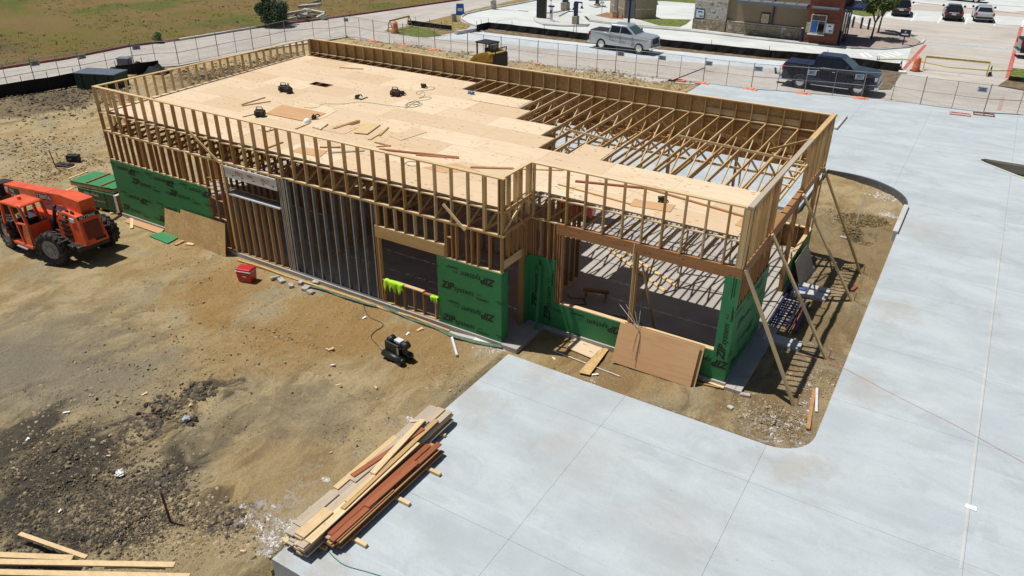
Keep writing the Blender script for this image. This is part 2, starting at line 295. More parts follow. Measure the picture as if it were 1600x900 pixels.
def board(name, a, b, w, d, mat, parent=None, dd=(0, 1, 0)):
    """one piece of lumber or sheet from a to b, d thick along direction dd, w across"""
    a, b = Vector(a), Vector(b); z = (b-a); Ln = z.length; z.normalize(); y = Vector(dd); y = (y-z*y.dot(z))
    y = y.normalized() if y.length > 1e-4 else z.orthogonal().normalized(); x = y.cross(z); c = (a+b)/2
    o = bpy.data.objects.new(name, unit(mat)); COL.objects.link(o)
    if parent: o.parent = parent
    o.matrix_basis = Matrix(((x.x*w, y.x*d, z.x*Ln, c.x), (x.y*w, y.y*d, z.y*Ln, c.y), (x.z*w, y.z*d, z.z*Ln, c.z), (0, 0, 0, 1)))
    return o
def lettering(parts, name, mat, parent, origin, xd, yd, off=.004):
    """flat print: parts = [(text, x, y, size, shear, bold)] laid in the plane xd, yd"""
    V = []; F = []
    for t, x, y, sz, sh, bo in parts:
        cu = bpy.data.curves.new('t', 'FONT'); cu.body = t; cu.size = sz; cu.shear = sh; cu.offset = bo*sz; cu.resolution_u = 2; cu.fill_mode = 'FRONT'
        ob = bpy.data.objects.new('t', cu); COL.objects.link(ob); me = bpy.data.meshes.new_from_object(ob); n = len(V)
        V += [(v.co.x+x, v.co.y+y) for v in me.vertices]; F += [[i+n for i in q.vertices] for q in me.polygons]
        bpy.data.objects.remove(ob); bpy.data.curves.remove(cu); bpy.data.meshes.remove(me)
    xd, yd, o3 = Vector(xd).normalized(), Vector(yd).normalized(), Vector(origin); nz = xd.cross(yd)
    b = MB(); b.add([o3+xd*x+yd*y+nz*off for x, y in V], F)
    return b.build(name, mat, parent, nrm=False)
def valnoise(X, Y, f, seed):
    r = np.random.default_rng(seed).random((257, 257)); x = X*f+1000; y = Y*f+1000; xi = np.floor(x).astype(int); yi = np.floor(y).astype(int); fx = x-xi; fy = y-yi
    fx = fx*fx*(3-2*fx); fy = fy*fy*(3-2*fy); a = lambda i, j: r[(xi+i) % 257, (yi+j) % 257]
    return (a(0, 0)*(1-fx)+a(1, 0)*fx)*(1-fy)+(a(0, 1)*(1-fx)+a(1, 1)*fx)*fy-.5
# ================================================================== SETTING: soil sheet with relief
def axis(lo, hi, st, far):
    a = list(np.arange(lo, hi+st/2, st)); s = st; x = lo
    L_ = []
    while x > -far: s *= 1.25; x -= s; L_.append(x)
    Rr = []; s = st; x = a[-1]
    while x < far: s *= 1.25; x += s; Rr.append(x)
    return np.array(L_[::-1]+a+Rr)
gx = axis(-34, 10.4, .11, 900); gy = axis(-15, 34, .11, 900)
X, Y = np.meshgrid(gx, gy, indexing='ij')
def pt(u, v): return G(u, v)
def bl(c, r): return np.exp(-((X-c[0])**2+(Y-c[1])**2)/(r*r))
rough = .55+1.6*bl(pt(90, 740), 2.6)+1.6*bl(pt(200, 800), 1.6)+1.2*bl(pt(280, 630), 1.2)+1.5*bl(pt(60, 160), 6)+1.2*bl(pt(330, 125), 5)+1.1*np.exp(-((Y-34)/3.5)**2)*(X < -5)+.9*bl(pt(1340, 345), 1.5)+1.2*bl((8.6, 8), 6)+1.0*bl((8.4, 16), 4)+.7*bl((4, .5), 3)+.8*bl((8.5, .8), 1.5)
Z = -.15+.05*valnoise(X, Y, .35, 1)+rough*(.05*valnoise(X, Y, 1.1, 2)+.035*valnoise(X, Y, 2.7, 3)+.022*valnoise(X, Y, 6, 4))
# tyre tracks pressed into the soil
for (qa, qb, k) in (((0, 520), (520, 600), 0), ((60, 600), (560, 640), 1), ((0, 470), (330, 450), 2), ((160, 520), (640, 580), 0), ((330, 560), (600, 660), 1)):
    a, b = pt(*qa), pt(*qb); d = (b-a); Ln = math.hypot(d.x, d.y); dx, dy = d.x/Ln, d.y/Ln; s = (X-a.x)*dx+(Y-a.y)*dy; t = -(X-a.x)*dy+(Y-a.y)*dx-.4*np.sin(s*.5+k)
    ins = (s > 0)*(s < Ln)
    for o_ in (-.9, .9): Z += ins*(-.045+.03*np.sign(np.sin(s*24)))*np.exp(-((t-o_)/.16)**4)+ins*.03*np.exp(-((np.abs(t-o_)-.27)/.08)**2)
Z += .14*bl(pt(1330, 338), 1.0)+.10*bl(pt(1370, 342), .9)-.30*bl(pt(1350, 366), .35)
Z += .22*np.exp(-((Y-34.3)/1.4)**2)*(X < -8)*(valnoise(X, Y, .6, 9)+.7)
a, b = pt(0, 165), pt(150, 150); d = b-a; t = (-(X-a.x)*d.y+(Y-a.y)*d.x)/math.hypot(d.x, d.y); Z += .30*np.exp(-(t/1.8)**2)*(valnoise(X, Y, .8, 12)+.6)*(X < -26)
Z -= .24*np.clip((Y-9)/8, 0, 1)*np.clip((X-4.5)/2.5, 0, 1)*(Y < 24)
inside = (X > -19.8)*(X < 7.1)*(Y > -.25)*(Y < 12.5); Z = np.where(inside, np.minimum(Z, -.12), Z)
ins2 = (X > .3)*(Y < -.3); Z = np.where(ins2, -.6, Z); Z = np.where((X > 9.7) & (Y < 30), -.22, Z); Z = np.where((Y > 33.2) & (X > -6.3), -.6, Z)
Z = np.where((X > 4.3) & (Y > 22.8), -.6, Z); Z = np.where((((X > -11.8) & (X < 3.75) & (Y > 14.5)) | ((X > 0) & (X < 5.15) & (Y > 16.5))) & (Y < 33.5), -.6, Z)
far = (np.abs(X) > 45) | (Y > 36.9) | (Y < -16)
Z = np.where(far, -.2, Z); Z = np.minimum(Z, .6)
# left of the fence line the soil drops under the street
fa, fb = G(-60, 158, 0), G(541, 60, 0); nd = Vector((-(fb-fa).y, (fb-fa).x)).normalized()
tl = (X-fa.x)*nd.x+(Y-fa.y)*nd.y; Z = np.where(tl > .3, -.2, Z)
nx, ny = X.shape; idx = np.arange(nx*ny).reshape(nx, ny)
fc = np.stack([idx[:-1, :-1], idx[1:, :-1], idx[1:, 1:], idx[:-1, 1:]], -1).reshape(-1, 4)
me = bpy.data.meshes.new('ground'); me.vertices.add(nx*ny); me.vertices.foreach_set('co', np.stack([X, Y, Z], -1).ravel())
me.loops.add(fc.size); me.loops.foreach_set('vertex_index', fc.ravel()); me.polygons.add(len(fc)); me.polygons.foreach_set('loop_start', np.arange(0, fc.size, 4)); me.polygons.foreach_set('use_smooth', np.ones(len(fc), bool)); me.update(calc_edges=True)
me.materials.append(MT['soil']); gr = bpy.data.objects.new('ground', me); COL.objects.link(gr); structure(gr)
def gz(x, y):
    i = min(max(np.searchsorted(gx, x)-1, 0), nx-2); j = min(max(np.searchsorted(gy, y)-1, 0), ny-2); return float(max(Z[i, j], Z[i+1, j], Z[i, j+1], Z[i+1, j+1]))
def GG(u, v, h=0):
    p = G(u, v); p = G(u, v, gz(p.x, p.y)); p.z += h; return p
# ---- concrete paving poured in panels with sawn joints
def clip(poly, ax, lim, sgn):
    out = []
    for i in range(len(poly)):
        p, q = poly[i], poly[(i+1) % len(poly)]; a = (p[ax]-lim)*sgn; b = (q[ax]-lim)*sgn
        if a <= 0: out.append(p)
        if (a < 0 < b) or (b < 0 < a): t = a/(a-b); out.append((p[0]+t*(q[0]-p[0]), p[1]+t*(q[1]-p[1])))
    return out
def arc(cx, cy, r, a0, a1, n): return [(cx+r*math.cos(R(a0+(a1-a0)*i/n)), cy+r*math.sin(R(a0+(a1-a0)*i/n))) for i in range(n+1)]
PAV = [(.42, -10.0), (45, -10), (45, 20), (16, 25.2), (13.84, 26.5), (12.1, 28.0), (11.78, 28.35), (11.75, 28.65), (12.0, 28.9), (45, 28.9), (45, 44.5), (13.6, 39.9), (-6.2, 36.9), (-6.2, 30), (-12, 30), (-12, 14.3), (3.9, 14.3), (3.9, 16.3), (5.3, 16.3), (5.3, 22.65)] \
    + arc(6.2, 19.4, 3.25, 90, 0, 12) + [(9.5, 10), (9.55, 1.6)] + arc(8.5, .6, 1.05, 0, -90, 8) + [(4.46, -.45), (.52, -.42)]
pv = thing('pavement', '', ''); del pv['label']; del pv['category']; structure(pv)
XL = [-13, -8.2, -3.7, .4, 4.5, 8.53, 13.27, 18, 22.7, 27.5, 32, 46]; YL = [-11, -6.8, -2.07, 2.6, 6.2, 10.6, 15.3, 19.9, 24.6, 28.95, 33.2, 37.6, 45]
from mathutils.geometry import tessellate_polygon
TRI = [[PAV[i] for i in t] for t in tessellate_polygon([[Vector((x, y, 0)) for x, y in PAV]])]
for i in range(len(XL)-1):
    for j in range(len(YL)-1):
        pb = MB()
        for q in TRI:
            for ax, lim, sg in ((0, XL[i]+.003, -1), (0, XL[i+1]-.003, 1), (1, YL[j]+.003, -1), (1, YL[j+1]-.003, 1)):
                q = clip(q, ax, lim, sg)
                if len(q) < 3: break
            if len(q) < 3 or abs(sum(q[k][0]*q[(k+1) % len(q)][1]-q[(k+1) % len(q)][0]*q[k][1] for k in range(len(q)))) < 1e-4: continue
            pb.prism(q, -.55, -.02)
        if not pb.f: continue
        bm = bmesh.new(); o = pb.build('paving_panel', 'pavement_new', pv); bm.from_mesh(o.data); bmesh.ops.remove_doubles(bm, verts=bm.verts, dist=.0005)
        dup = [f for f in bm.faces if abs(f.normal.z) < .5]; seen = {}
        for f in dup: seen.setdefault(tuple(sorted(v.index for v in f.verts)), []).append(f)
        bmesh.ops.delete(bm, geom=[f for l in seen.values() if len(l) > 1 for f in l], context='FACES_ONLY'); bm.to_mesh(o.data); bm.free()
isl = MB(); ip = [(45, 20), (16, 25.2), (13.84, 26.5), (12.1, 28.0), (11.78, 28.35), (11.75, 28.65), (12.0, 28.9), (45, 28.9)]
for a, c in zip(ip, ip[1:]): isl.beam((*a, -.05), (*c, -.05), .16, .12)
structure(isl.build('kerb', 'kerb_concrete'))
# ---- street, lanes, lot (each sheet a few mm above the one below)
def sheet(name, px, z, mat, wz=None, kind='structure', th=None):
    pts = [((G(u, v, z)).x, (G(u, v, z)).y) for u, v in px]
    b = MB()
    if th: b.prism(pts, z-th, z)
    else: b.add([(x, y, z) for x, y in pts], [tuple(range(len(pts)))])
    o = b.build(name, mat)
    n = o.data.polygons[0].normal.z
    if not th and n < 0: o.data.flip_normals()
    return structure(o, kind)
FIELD = [(-400, 176), (-60, 116), (0, 108), (100, 93), (200, 73), (300, 60), (400, 44), (560, 23), (720, 0), (900, -26), (1300, -70), (1300, -150), (-900, -150), (-900, 230)]
sheet('meadow', FIELD, -.06, 'meadow')
KL = [(-400, 176), (-60, 116), (0, 108), (100, 93), (200, 73), (300, 60), (400, 44), (560, 23), (720, 0), (900, -26), (1300, -70)]
sheet('street', KL+[(2300, -120), (3000, 300), (1700, 189), (1600, 181.5), (1076, 131), (905, 123), (781, 96), (680, 82), (541, 58), (396, 80), (280, 102.5), (170, 112), (130, 124), (57, 138), (0, 148), (-60, 158), (-400, 210)], -.10, 'road_old')
sheet('lane', [(600, 40), (700, 52), (800, 62), (925, 77), (1200, 103), (1300, 108), (1412, 108), (1500, 25), (1640, 25), (1700, 60), (1700, 188), (1600, 181), (1076, 131), (905, 122), (781, 95), (680, 82), (560, 60)], -.095, 'road_lane')
sheet('lane', [(668, 62), (712, 53), (755, 50), (800, 54.5), (925, 67.5), (1025, 76), (1200, 92.5), (1252, 97), (1243, 107), (1200, 107), (1025, 93), (925, 84), (800, 70), (720, 62)], -.09, 'lane_light')
kc = [(722, 31), (721, 27), (727, 23), (745, 18.5), (770, 13.5), (800, 8.5), (850, -1.5), (1000, -26)]
sheet('car_park', kc+[(1500, -70), (2200, -60), (1500, 30), (1430, 58), (1412, 108), (1370, 105), (1290, 94), (1200, 88), (1025, 69), (925, 63), (800, 48.5), (755, 44), (733, 38)], -.087, 'lot_light')
sheet('lane', [(1430, 60), (1330, 30), (1380, 18), (1440, 5), (1700, 30), (1700, 190), (1500, 172), (1395, 140), (1412, 108)], -.083, 'road_lane')
# verges
sheet('verge', [(600, 48), (640, 40), (680, 30), (740, 15), (800, 1), (830, -5), (850, -6), (800, 7), (745, 17), (722, 25), (719, 28), (720, 33), (735, 40), (725, 47), (680, 56), (665, 58), (625, 54)], -.07, 'lawn_dry')
sheet('verge', [(620, 46), (650, 42), (672, 46), (690, 55), (665, 58), (625, 54), (612, 50)], -.06, 'lawn')
sheet('verge', [(752, 44.5), (800, 49), (925, 63.5), (1025, 70), (1200, 89), (1290, 95), (1370, 105), (1412, 109), (1392, 139.5), (1350, 141), (1330, 125), (1252, 97), (1200, 93), (1025, 76.5), (925, 68), (800, 55), (757, 50)], -.07, 'verge_dirt')
sheet('verge', [(1000, 31), (1030, 29), (1080, 30.5), (1072, 37), (1060, 42), (1030, 40)], -.04, 'lawn')
sheet('verge', [(920, 1), (920, -12), (1090, -10), (1088, 5), (1040, 1.5), (980, 0)], -.06, 'lawn')
sheet('verge', [(1331, 9), (1376, 13), (1372, 24), (1350, 25), (1328, 21)], -.05, 'lawn')
sheet('verge', [(1582, 106), (1700, 118), (1700, 140), (1600, 130), (1578, 121)], .02, 'lawn', th=.12)
sheet('verge', [(1578, 121), (1700, 134), (1700, 150), (1600, 140), (1560, 133)], .0, 'verge_dirt', th=.1)
# kerbs: real steps
def kerb(px, w=.16, h=.13, z=-.09, mat='kerb_concrete', name='kerb'):
    b = MB(); p = [G(u, v, z) for u, v in px]
    for a, c in zip(p, p[1:]): b.beam((a.x, a.y, z+h/2), (c.x, c.y, z+h/2), w, h)
    return structure(b.build(name, mat))
kerb([(-60, 116), (0, 108), (100, 93), (200, 73), (280, 63)], .3, .16, mat='kerb_red'); kerb([(280, 63), (400, 44)], .25, .15); kerb([(400, 44), (560, 23), (720, 0), (900, -26)], .3, .16, mat='kerb_red')
kerb(kc); kerb([(722, 31), (733, 38), (755, 44.5)])
kerb([(748, 48), (712, 54)], .35, .3); kerb([(1240, 96), (1252, 97), (1247, 101)], .2, .12)
kerb([(913, 26), (920, 33), (950, 37), (985, 41), (1020, 43), (1080, 49), (1200, 63), (1280, 71), (1330, 75), (1380, 77), (1420, 74), (1440, 68), (1444, 63)], .2, .12)
sheet('pavement', [(913, 26), (925, 22), (960, 25), (1000, 31), (1030, 40), (1060, 42), (1270, 67), (1330, 72), (1440, 66), (1420, 73), (1380, 76), (1330, 74), (1280, 70), (1200, 62), (1080, 48), (985, 40), (950, 36), (920, 32)], .03, 'kerb_concrete', th=.12)
sheet('path', [(1318, 70), (1330, 30), (1352, 40), (1400, 48), (1425, 57), (1438, 64), (1430, 70), (1400, 74), (1360, 75), (1330, 74)], .036, 'pavers', th=.11)
sheet('planting_bed', [(930, 24), (948, 19), (970, 24), (975, 30), (955, 29)], .045, 'mulch', th=.1)
kerb([(835, 29), (837, 33), (848, 38), (880, 40), (918, 40), (919, 38)], .25, .14); kerb([(835, 29), (845, 22), (868, 20), (890, 15)], .25, .14)
sheet('traffic_island', [(835, 29), (837, 33), (848, 37.5), (880, 39.6), (918, 39.6), (917, 37.6), (885, 33), (872, 25), (890, 16), (868, 20), (845, 22)], .04, 'kerb_concrete', th=.12)
sheet('traffic_island', [(921, 8), (944, 7), (947, 8.5), (930, 10.5)], .04, 'kerb_concrete', th=.12)
def stripe(a, b, w, mat, z=-.075, name='road_marking'):
    a, b = G(*a, z), G(*b, z); return structure(MB().beam((a.x, a.y, z-.001), (b.x, b.y, z-.001), w, .004).build(name, mat))
stripe((1596, 42), (1574, 122), .30, 'paint_red'); stripe((1446, 70), (1412, 108), .28, 'paint_red'); stripe((1567, 152), (1561, 172), .22, 'kerb_faded', z=-.07)
stripe((1425, 3), (1700, 33), .35, 'paint_red'); stripe((1432, -2), (1700, 16), 1.6, 'lot_light', -.07)
for a, b in (((1432, 21), (1424, 33)), ((1473, 24), (1465, 36)), ((1512, 27), (1508, 38)), ((1558, 29), (1553, 40)), ((1599, 31), (1597, 43))): stripe(a, b, .13, 'paint_white')
structure(sheet('parking_bay', [(1395, 14), (1600, 27), (1700, 33), (1700, 50), (1600, 40), (1420, 32), (1380, 27)], -.079, 'lot_light'))
for a, b in (((1345, 83), (1352, 90)), ((1352, 82), (1362, 89)), ((1372, 84), (1390, 90)), ((1380, 83), (1398, 89)), ((1388, 82), (1407, 87)), ((1398, 81), (1411, 86)), ((1362, 97), (1400, 100))): stripe(a, b, .32, 'paint_white')
stripe((1450, 65), (1575, 76), .5, 'paint_blue'); stripe((920, 41), (935, 44), .12, 'paint_blue'); stripe((930, 39.5), (945, 43), .12, 'paint_blue')
for px in ([(800, 30), (778, 32), (775, 36), (800, 42), (830, 45)],): 
    for a, b in zip(px, px[1:]): stripe(a, b, .07, 'paint_blue')
# ================================================================== THE TIMBER BUILDING
LX, RX, DY, S0, HT, ZP = -19.51, 6.69, 12.03, 1.69, 5.50, 3.72
bld = thing('timber_building', 'unfinished timber framed building with bare studs, green sheathing and plywood roof deck', 'building')
IN = .0254
slab = MB().prism([(LX-.06, -.06), (.06, -.06), (.06, -.1), (.62, -.1), (.62, S0-.08), (RX+.06, S0-.08), (RX+.06, DY+.2), (LX-.06, DY+.2)], -.5, 0).build('floor_slab', 'slab', bld)
J = lambda a: random.uniform(-a, a)
def frame(name): 
    o = bpy.data.objects.new(name, None); COL.objects.link(o); o.parent = bld; o.empty_display_size = .2; return o
def stud(fr, x, y, z0, z1, mat, along='x', dp=.14, th=.038, name='stud', tilt=.006):
    dd = (0, 1, 0) if along == 'x' else (1, 0, 0)
    return board(name, (x+J(tilt), y+J(tilt), z0), (x+J(tilt), y+J(tilt), z1), th, dp, mat, fr, dd)
def hbrd(fr, a, b, w, h, mat, name='plate'): return board(name, a, b, w, h, mat, fr, (0, 0, 1))
LP, LL, LO = 'lumber_pale', 'lumber', 'lumber_old'
# --- front wall
fw_ = frame('front_wall'); yc = .07
for n in range(33):
    x = -.6096*n if n else -.02
    if n == 32: x = LX+.02
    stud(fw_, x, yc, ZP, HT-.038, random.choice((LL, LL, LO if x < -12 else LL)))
for x in (-.12, -.61-.05): stud(fw_, x, yc, ZP, HT-.038, LL)
for a, b in ((LX, -14.6), (-14.6, -9.1), (-9.1, -4.2), (-4.2, .07)):
    hbrd(fw_, (a, yc, HT-.019+J(.003)), (b, yc, HT-.019+J(.003)), .14, .038, LP)
    hbrd(fw_, (a, yc, ZP-.019), (b, yc, ZP-.019), .142, .038, LP); hbrd(fw_, (a+.3*(a > -19), yc, ZP-.058), (b, yc, ZP-.058), .14, .038, LL)
for n in range(32):
    x0, x1 = -.6096*n-.02, -.6096*(n+1)+.02; z = 4.45+J(.012)
    hbrd(fw_, (x0, .06, z+J(.008)), (x1, .06, z+J(.008)), .09, .038, LP, 'blocking')
# lower, left stretch with green sheathing
x = LX+.02
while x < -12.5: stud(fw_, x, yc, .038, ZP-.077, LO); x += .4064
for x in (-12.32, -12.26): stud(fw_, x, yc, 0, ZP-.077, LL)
hbrd(fw_, (LX, yc, .019), (-9.5, yc, .019), .14, .038, LL)
for a in np.arange(LX+.22, -12.9, .4064): hbrd(fw_, (a-.17, yc-.03, 2.47), (a+.17, yc-.03, 2.47), .08, .038, LP, 'blocking')
for z in (1.25, 2.05, 2.9): 
    for a in (-13.15, -12.75): hbrd(fw_, (a-.17, yc, z+J(.05)), (a+.17, yc, z+J(.05)), .1, .038, LL, 'blocking')
# window with steel head and sill
board('steel_header', (-12.12, .05, 3.34), (-9.42, .05, 3.34), .38, .16, 'steel_white', fw_, (0, 1, 0)); board('steel_track', (-12.12, -.03, 3.56), (-9.42, -.03, 3.56), .07, .05, 'steel_white', fw_)
hd = MB()
for x in (-11.7, -11.2, -10.6, -10.1, -9.6): hd.box((x, -.0305, 3.27), (.10, .004, .035))
hd.build('punched_hole', 'ink', fw_)
lettering([('PRO', 0, 0, .2, 0, .01), ('PRO', 1.35, 0, .2, 0, .01)], 'print', 'string_red', fw_, (-11.55, -.031, 3.33), (1, 0, 0), (0, 0, 1)); lettering([('HDS-1', 0, 0, .12, 0, .01)], 'print', 'ink', fw_, (-10.9, -.031, 3.38), (1, 0, 0), (0, 0, 1))
board('steel_sill', (-12.12, .05, 2.46), (-9.42, .05, 2.46), .17, .05, 'steel_white', fw_, (0, 0, 1))
for x in np.arange(-11.98, -9.6, .365): stud(fw_, x, yc, .038, 2.43, LL)
# steel stud bay
def cstud(x, y, z0, z1, w=.045, d=.13, name='steel_stud', mat='steel_galv'):
    b = MB(); b.box((x, y, (z0+z1)/2), (.006, d, z1-z0)); b.box((x+w/2, y-d/2, (z0+z1)/2), (w, .005, z1-z0)); b.box((x+w/2, y+d/2, (z0+z1)/2), (w, .005, z1-z0))
    return b.build(name, mat, fw_)
for x in (-9.36, -9.28): stud(fw_, x, yc, 0, ZP-.077, 'lumber_grey')
for x in (-9.2, -9.12, -9.0): cstud(x, yc, 0, ZP-.08, .06, .14)
for i in range(9): cstud(-8.62+.44*i, yc, .01, ZP-.08)
b = MB(); b.box((-7.0, yc, .006), (4.5, .15, .006)); b.box((-7.0, yc-.076, .04), (4.5, .004, .07)); b.build('steel_track', 'steel_galv', fw_)
# posts, header and sill of the window bay
for x in (-4.98, -4.92, -4.87): stud(fw_, x, yc, 0, ZP-.077 if x > -4.9 else 2.84 if x < -4.95 else ZP-.077, LO if x < -4.9 else LL)
board('header', (-4.98, .04, 2.66), (-2.14, .04, 2.66), .38, .08, LL, fw_); hbrd(fw_, (-4.98, yc, 2.87), (-2.14, yc, 2.87), .14, .038, LP)
for i in range(6): stud(fw_, -4.52+.4064*i, yc, 2.89, ZP-.077, LL)
for x in (-2.10, -2.05): stud(fw_, x, yc, 0, ZP-.077, LO)
hbrd(fw_, (-4.83, yc, .90), (-3.1, yc, .90), .14, .038, LP, 'sill'); hbrd(fw_, (-4.83, yc, .019), (-2.44, yc, .019), .14, .038, LL)
for x in (-4.78, -4.35, -3.93, -3.5, -3.1): stud(fw_, x, yc, .038, .88, LO)
hbrd(fw_, (-3.1, yc, .84), (-2.5, yc, .84), .14, .038, LO, 'sill'); stud(fw_, -2.6, yc, .038, .82, LL)
# above the corner sheathing
hbrd(fw_, (-2.1, yc, 2.46), (0, yc, 2.46), .14, .038, LP)
for x in (-1.85, -1.68, -1.3, -1.1, -.88, -.45, -.03): stud(fw_, x, yc, 2.48, ZP-.077, LO if x > -1.9 else LL)
hbrd(fw_, (-2.0, yc, 3.2), (-1.85, yc, 3.2), .14, .038, LL, 'blocking')
# --- return wall at the recess
rw = frame('return_wall'); xc = -.07
hbrd(rw, (xc, .14, HT-.019), (xc, S0+.14, HT-.019), .14, .038, LP); hbrd(rw, (xc, .14, ZP-.019), (xc, S0+.14, ZP-.019), .14, .038, LL)
for y in (.2, .50, .88, 1.16, 1.60, 1.72): stud(rw, xc, y, ZP, HT-.038, LL, 'y')
for y in (.46, .70, .95, 1.22, 1.36, 1.5, 1.72): stud(rw, xc, y, 2.83 if y < 1.2 else 0, ZP-.04, LO, 'y')
board('header', (-.03, .15, 2.68), (-.03, 1.26, 2.68), .28, .05, LL, rw, (1, 0, 0)); board('header', (-.11, .15, 2.66), (-.11, 1.26, 2.66), .28, .05, LO, rw, (1, 0, 0))
stud(rw, xc, 1.30, 0, 2.8, LO, 'y'); stud(rw, xc, .1, 0, 2.5, LO, 'y')
# --- recessed shopfront wall
sf = frame('shopfront_wall'); ys = S0+.07
for n in range(12):
    x = .6096*n; x = .06 if n == 0 else x
    if n == 11: continue
    stud(sf, x, ys, ZP+.001, HT-.038, LL)
for x, w in ((RX-.02, .038), (RX-.07, .038), (RX-.2, .038), (RX-.14, .14)): stud(sf, x, ys if w < .1 else ys-.04, ZP-.35*(w > .1), HT-.038, LP if w > .1 else LL, dp=.14 if w < .1 else .05, th=w)
hbrd(sf, (0, ys, HT-.019), (3.6, ys, HT-.019), .14, .038, LP); hbrd(sf, (3.6, ys, HT-.021), (RX, ys, HT-.021), .14, .038, LP)
for n in range(11): hbrd(sf, (.6096*n+.03, ys-.01, 4.49+J(.012)), (.6096*(n+1)-.03, ys-.01, 4.49+J(.012)), .09, .038, LP, 'blocking')
for xb0, xb1 in ((.92, 3.55), (3.55, RX)): 
    board('beam', (xb0, ys-.045, 3.54+J(.004)), (xb1, ys-.045, 3.54+J(.004)), .35, .05, 'beam_wood', sf); board('beam', (xb0, ys+.03, 3.54), (xb1, ys+.03, 3.54), .35, .08, 'beam_wood', sf)
hbrd(sf, (0, ys, ZP-.019), (.92, ys, ZP-.019), .14, .038, LP)
for x in (.2, .33, .62, .84): stud(sf, x, ys, 2.45, ZP-.04, LO)
for x in (.04, .12): stud(sf, x, ys, 0, ZP-.04, LO)
for x in (.97, 1.05, 1.13): stud(sf, x, ys, 0, 3.36, LO)
for x in (3.53, 3.58, 3.63): stud(sf, x, ys, .95, 3.36, LL)
for x in (6.36, 6.5, RX-.03): stud(sf, x, ys, 0, 3.36, LO)
board('brace', (3.52, ys-.1, 3.7), (3.5, ys-.1, 3.1), .03, .02, 'lumber_pale', sf)
hbrd(sf, (1.16, ys, .955), (6.34, ys, .955), .16, .038, LP, 'sill'); hbrd(sf, (0, ys, .019), (RX, ys, .019), .14, .038, LL)
for x in np.arange(1.5, 6.3, .4064): stud(sf, x, ys, .038, .93, LO)
board('prop', (3.72, ys+.2, 2.9), (3.95, ys+1.35, 0), .038, .09, LL, sf)
# --- right wall
rt_ = frame('side_wall'); xr = RX-.07
hbrd(rt_, (xr, S0, HT+.018), (xr, 8.6, HT+.018), .15, .036, 'lumber_grey'); hbrd(rt_, (xr, 8.6, HT+.02), (xr, DY+.12, HT+.02), .17, .038, LL)
hbrd(rt_, (xr, S0, HT-.019), (xr, DY, HT-.019), .138, .038, LL)
y = S0+.28
while y < 4.95: stud(rt_, xr, y, ZP, HT-.038, random.choice((LL, LO)), 'y', .14); y += .31
y = 8.65
while y < DY: stud(rt_, xr, y, ZP, HT-.038, LL, 'y', .14); y += .31
for y0, y1, zz in ((5.1, 8.7, 4.55),): hbrd(rt_, (xr, y0, zz), (xr, y1, zz+.06), .05, .09, LL, 'ledger')
for y in (6.2, 6.9, 7.6, 8.3): hbrd(rt_, (xr-.55, y, 4.68), (xr, y, 4.68), .09, .04, LP, 'blocking')
hbrd(rt_, (xr-.02, S0+.15, ZP-.019), (xr-.02, DY, ZP-.019), .18, .04, 'beam_wood'); 
board('beam', (RX-.03, S0+.15, 3.50), (RX-.03, 9.0, 3.50), .36, .05, 'beam_wood', rt_, (1, 0, 0)); board('beam', (RX-.11, 5.2, 3.50), (RX-.11, DY, 3.50), .36, .05, LL, rt_, (1, 0, 0)); board('beam', (RX-.03, 9.0, 3.55), (RX-.03, DY, 3.55), .26, .05, LO, rt_, (1, 0, 0))
y = S0+.3
while y < 5.2: stud(rt_, xr, y, .03, 3.3, LO, 'y'); y += .33
for y0 in (8.2, 11.35):
    for k in range(3): stud(rt_, xr+.0, y0+.042*k, 0, 3.32, LO, 'y')
hbrd(rt_, (xr, 8.3, 1.0), (xr, DY, 1.0), .14, .038, LP, 'sill')
for y in np.arange(8.6, 11.9, .45): stud(rt_, xr, y, 0, .98, LO, 'y')
# --- left wall
lw = frame('end_wall'); xl = LX+.07
for i in range(1, 28):
    y = .14+i*.437
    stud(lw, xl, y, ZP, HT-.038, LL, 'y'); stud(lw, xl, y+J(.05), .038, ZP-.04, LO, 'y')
    hbrd(lw, (xl, y-.40, 4.46+.02*y), (xl, y-.03, 4.46+.02*y), .09, .038, LP, 'blocking')
hbrd(lw, (xl, .14, HT-.019), (xl, DY, HT-.019), .14, .038, LP); hbrd(lw, (xl, .14, ZP-.019), (xl, DY, ZP-.019), .14, .038, LL); hbrd(lw, (xl, .14, .019), (xl, DY, .019), .14, .038, LL)
# --- back wall
bw = frame('rear_wall'); yb = DY+.07
for n in range(44):
    x = min(max(LX+.02+.6096*n, LX+.02), RX-.02)
    stud(bw, x, yb, ZP, HT-.038, LL)
    if not -3.2 < x < 6.6: stud(bw, x, yb, .038, ZP-.04, LO)
    if n < 43: hbrd(bw, (x+.02, yb-.03, 4.80+J(.006)), (x+.59, yb-.03, 4.80+J(.006)), .09, .038, LP, 'blocking')
for a, b_ in ((LX, -14.6), (-14.6, -9.7), (-9.7, -4.9), (-4.9, 0), (0, RX+.05)): hbrd(bw, (a, yb, HT-.019+J(.002)), (b_, yb, HT-.019), .15, .038, LP)
hbrd(bw, (LX, yb, ZP-.019), (RX, yb, ZP-.019), .14, .038, LL); hbrd(bw, (LX, yb, .019), (RX, yb, .019), .14, .038, LL)
hbrd(bw, (5.1, yb, 1.0), (RX, yb, 1.0), .14, .038, LP, 'sill'); board('header', (-3.3, yb, 3.5), (1.6, yb, 3.5), .34, .12, LO, bw); board('header', (1.6, yb, 3.5), (RX, yb, 3.5), .34, .12, LO, bw)
for x in (-3.25, -3.2, -.6, .55, 3.35, 3.4): stud(bw, x, yb, 0, 3.33, LO)
for x in (5.15, 5.6, 6.2): stud(bw, x, yb, 0, 1, LO)
x = LX
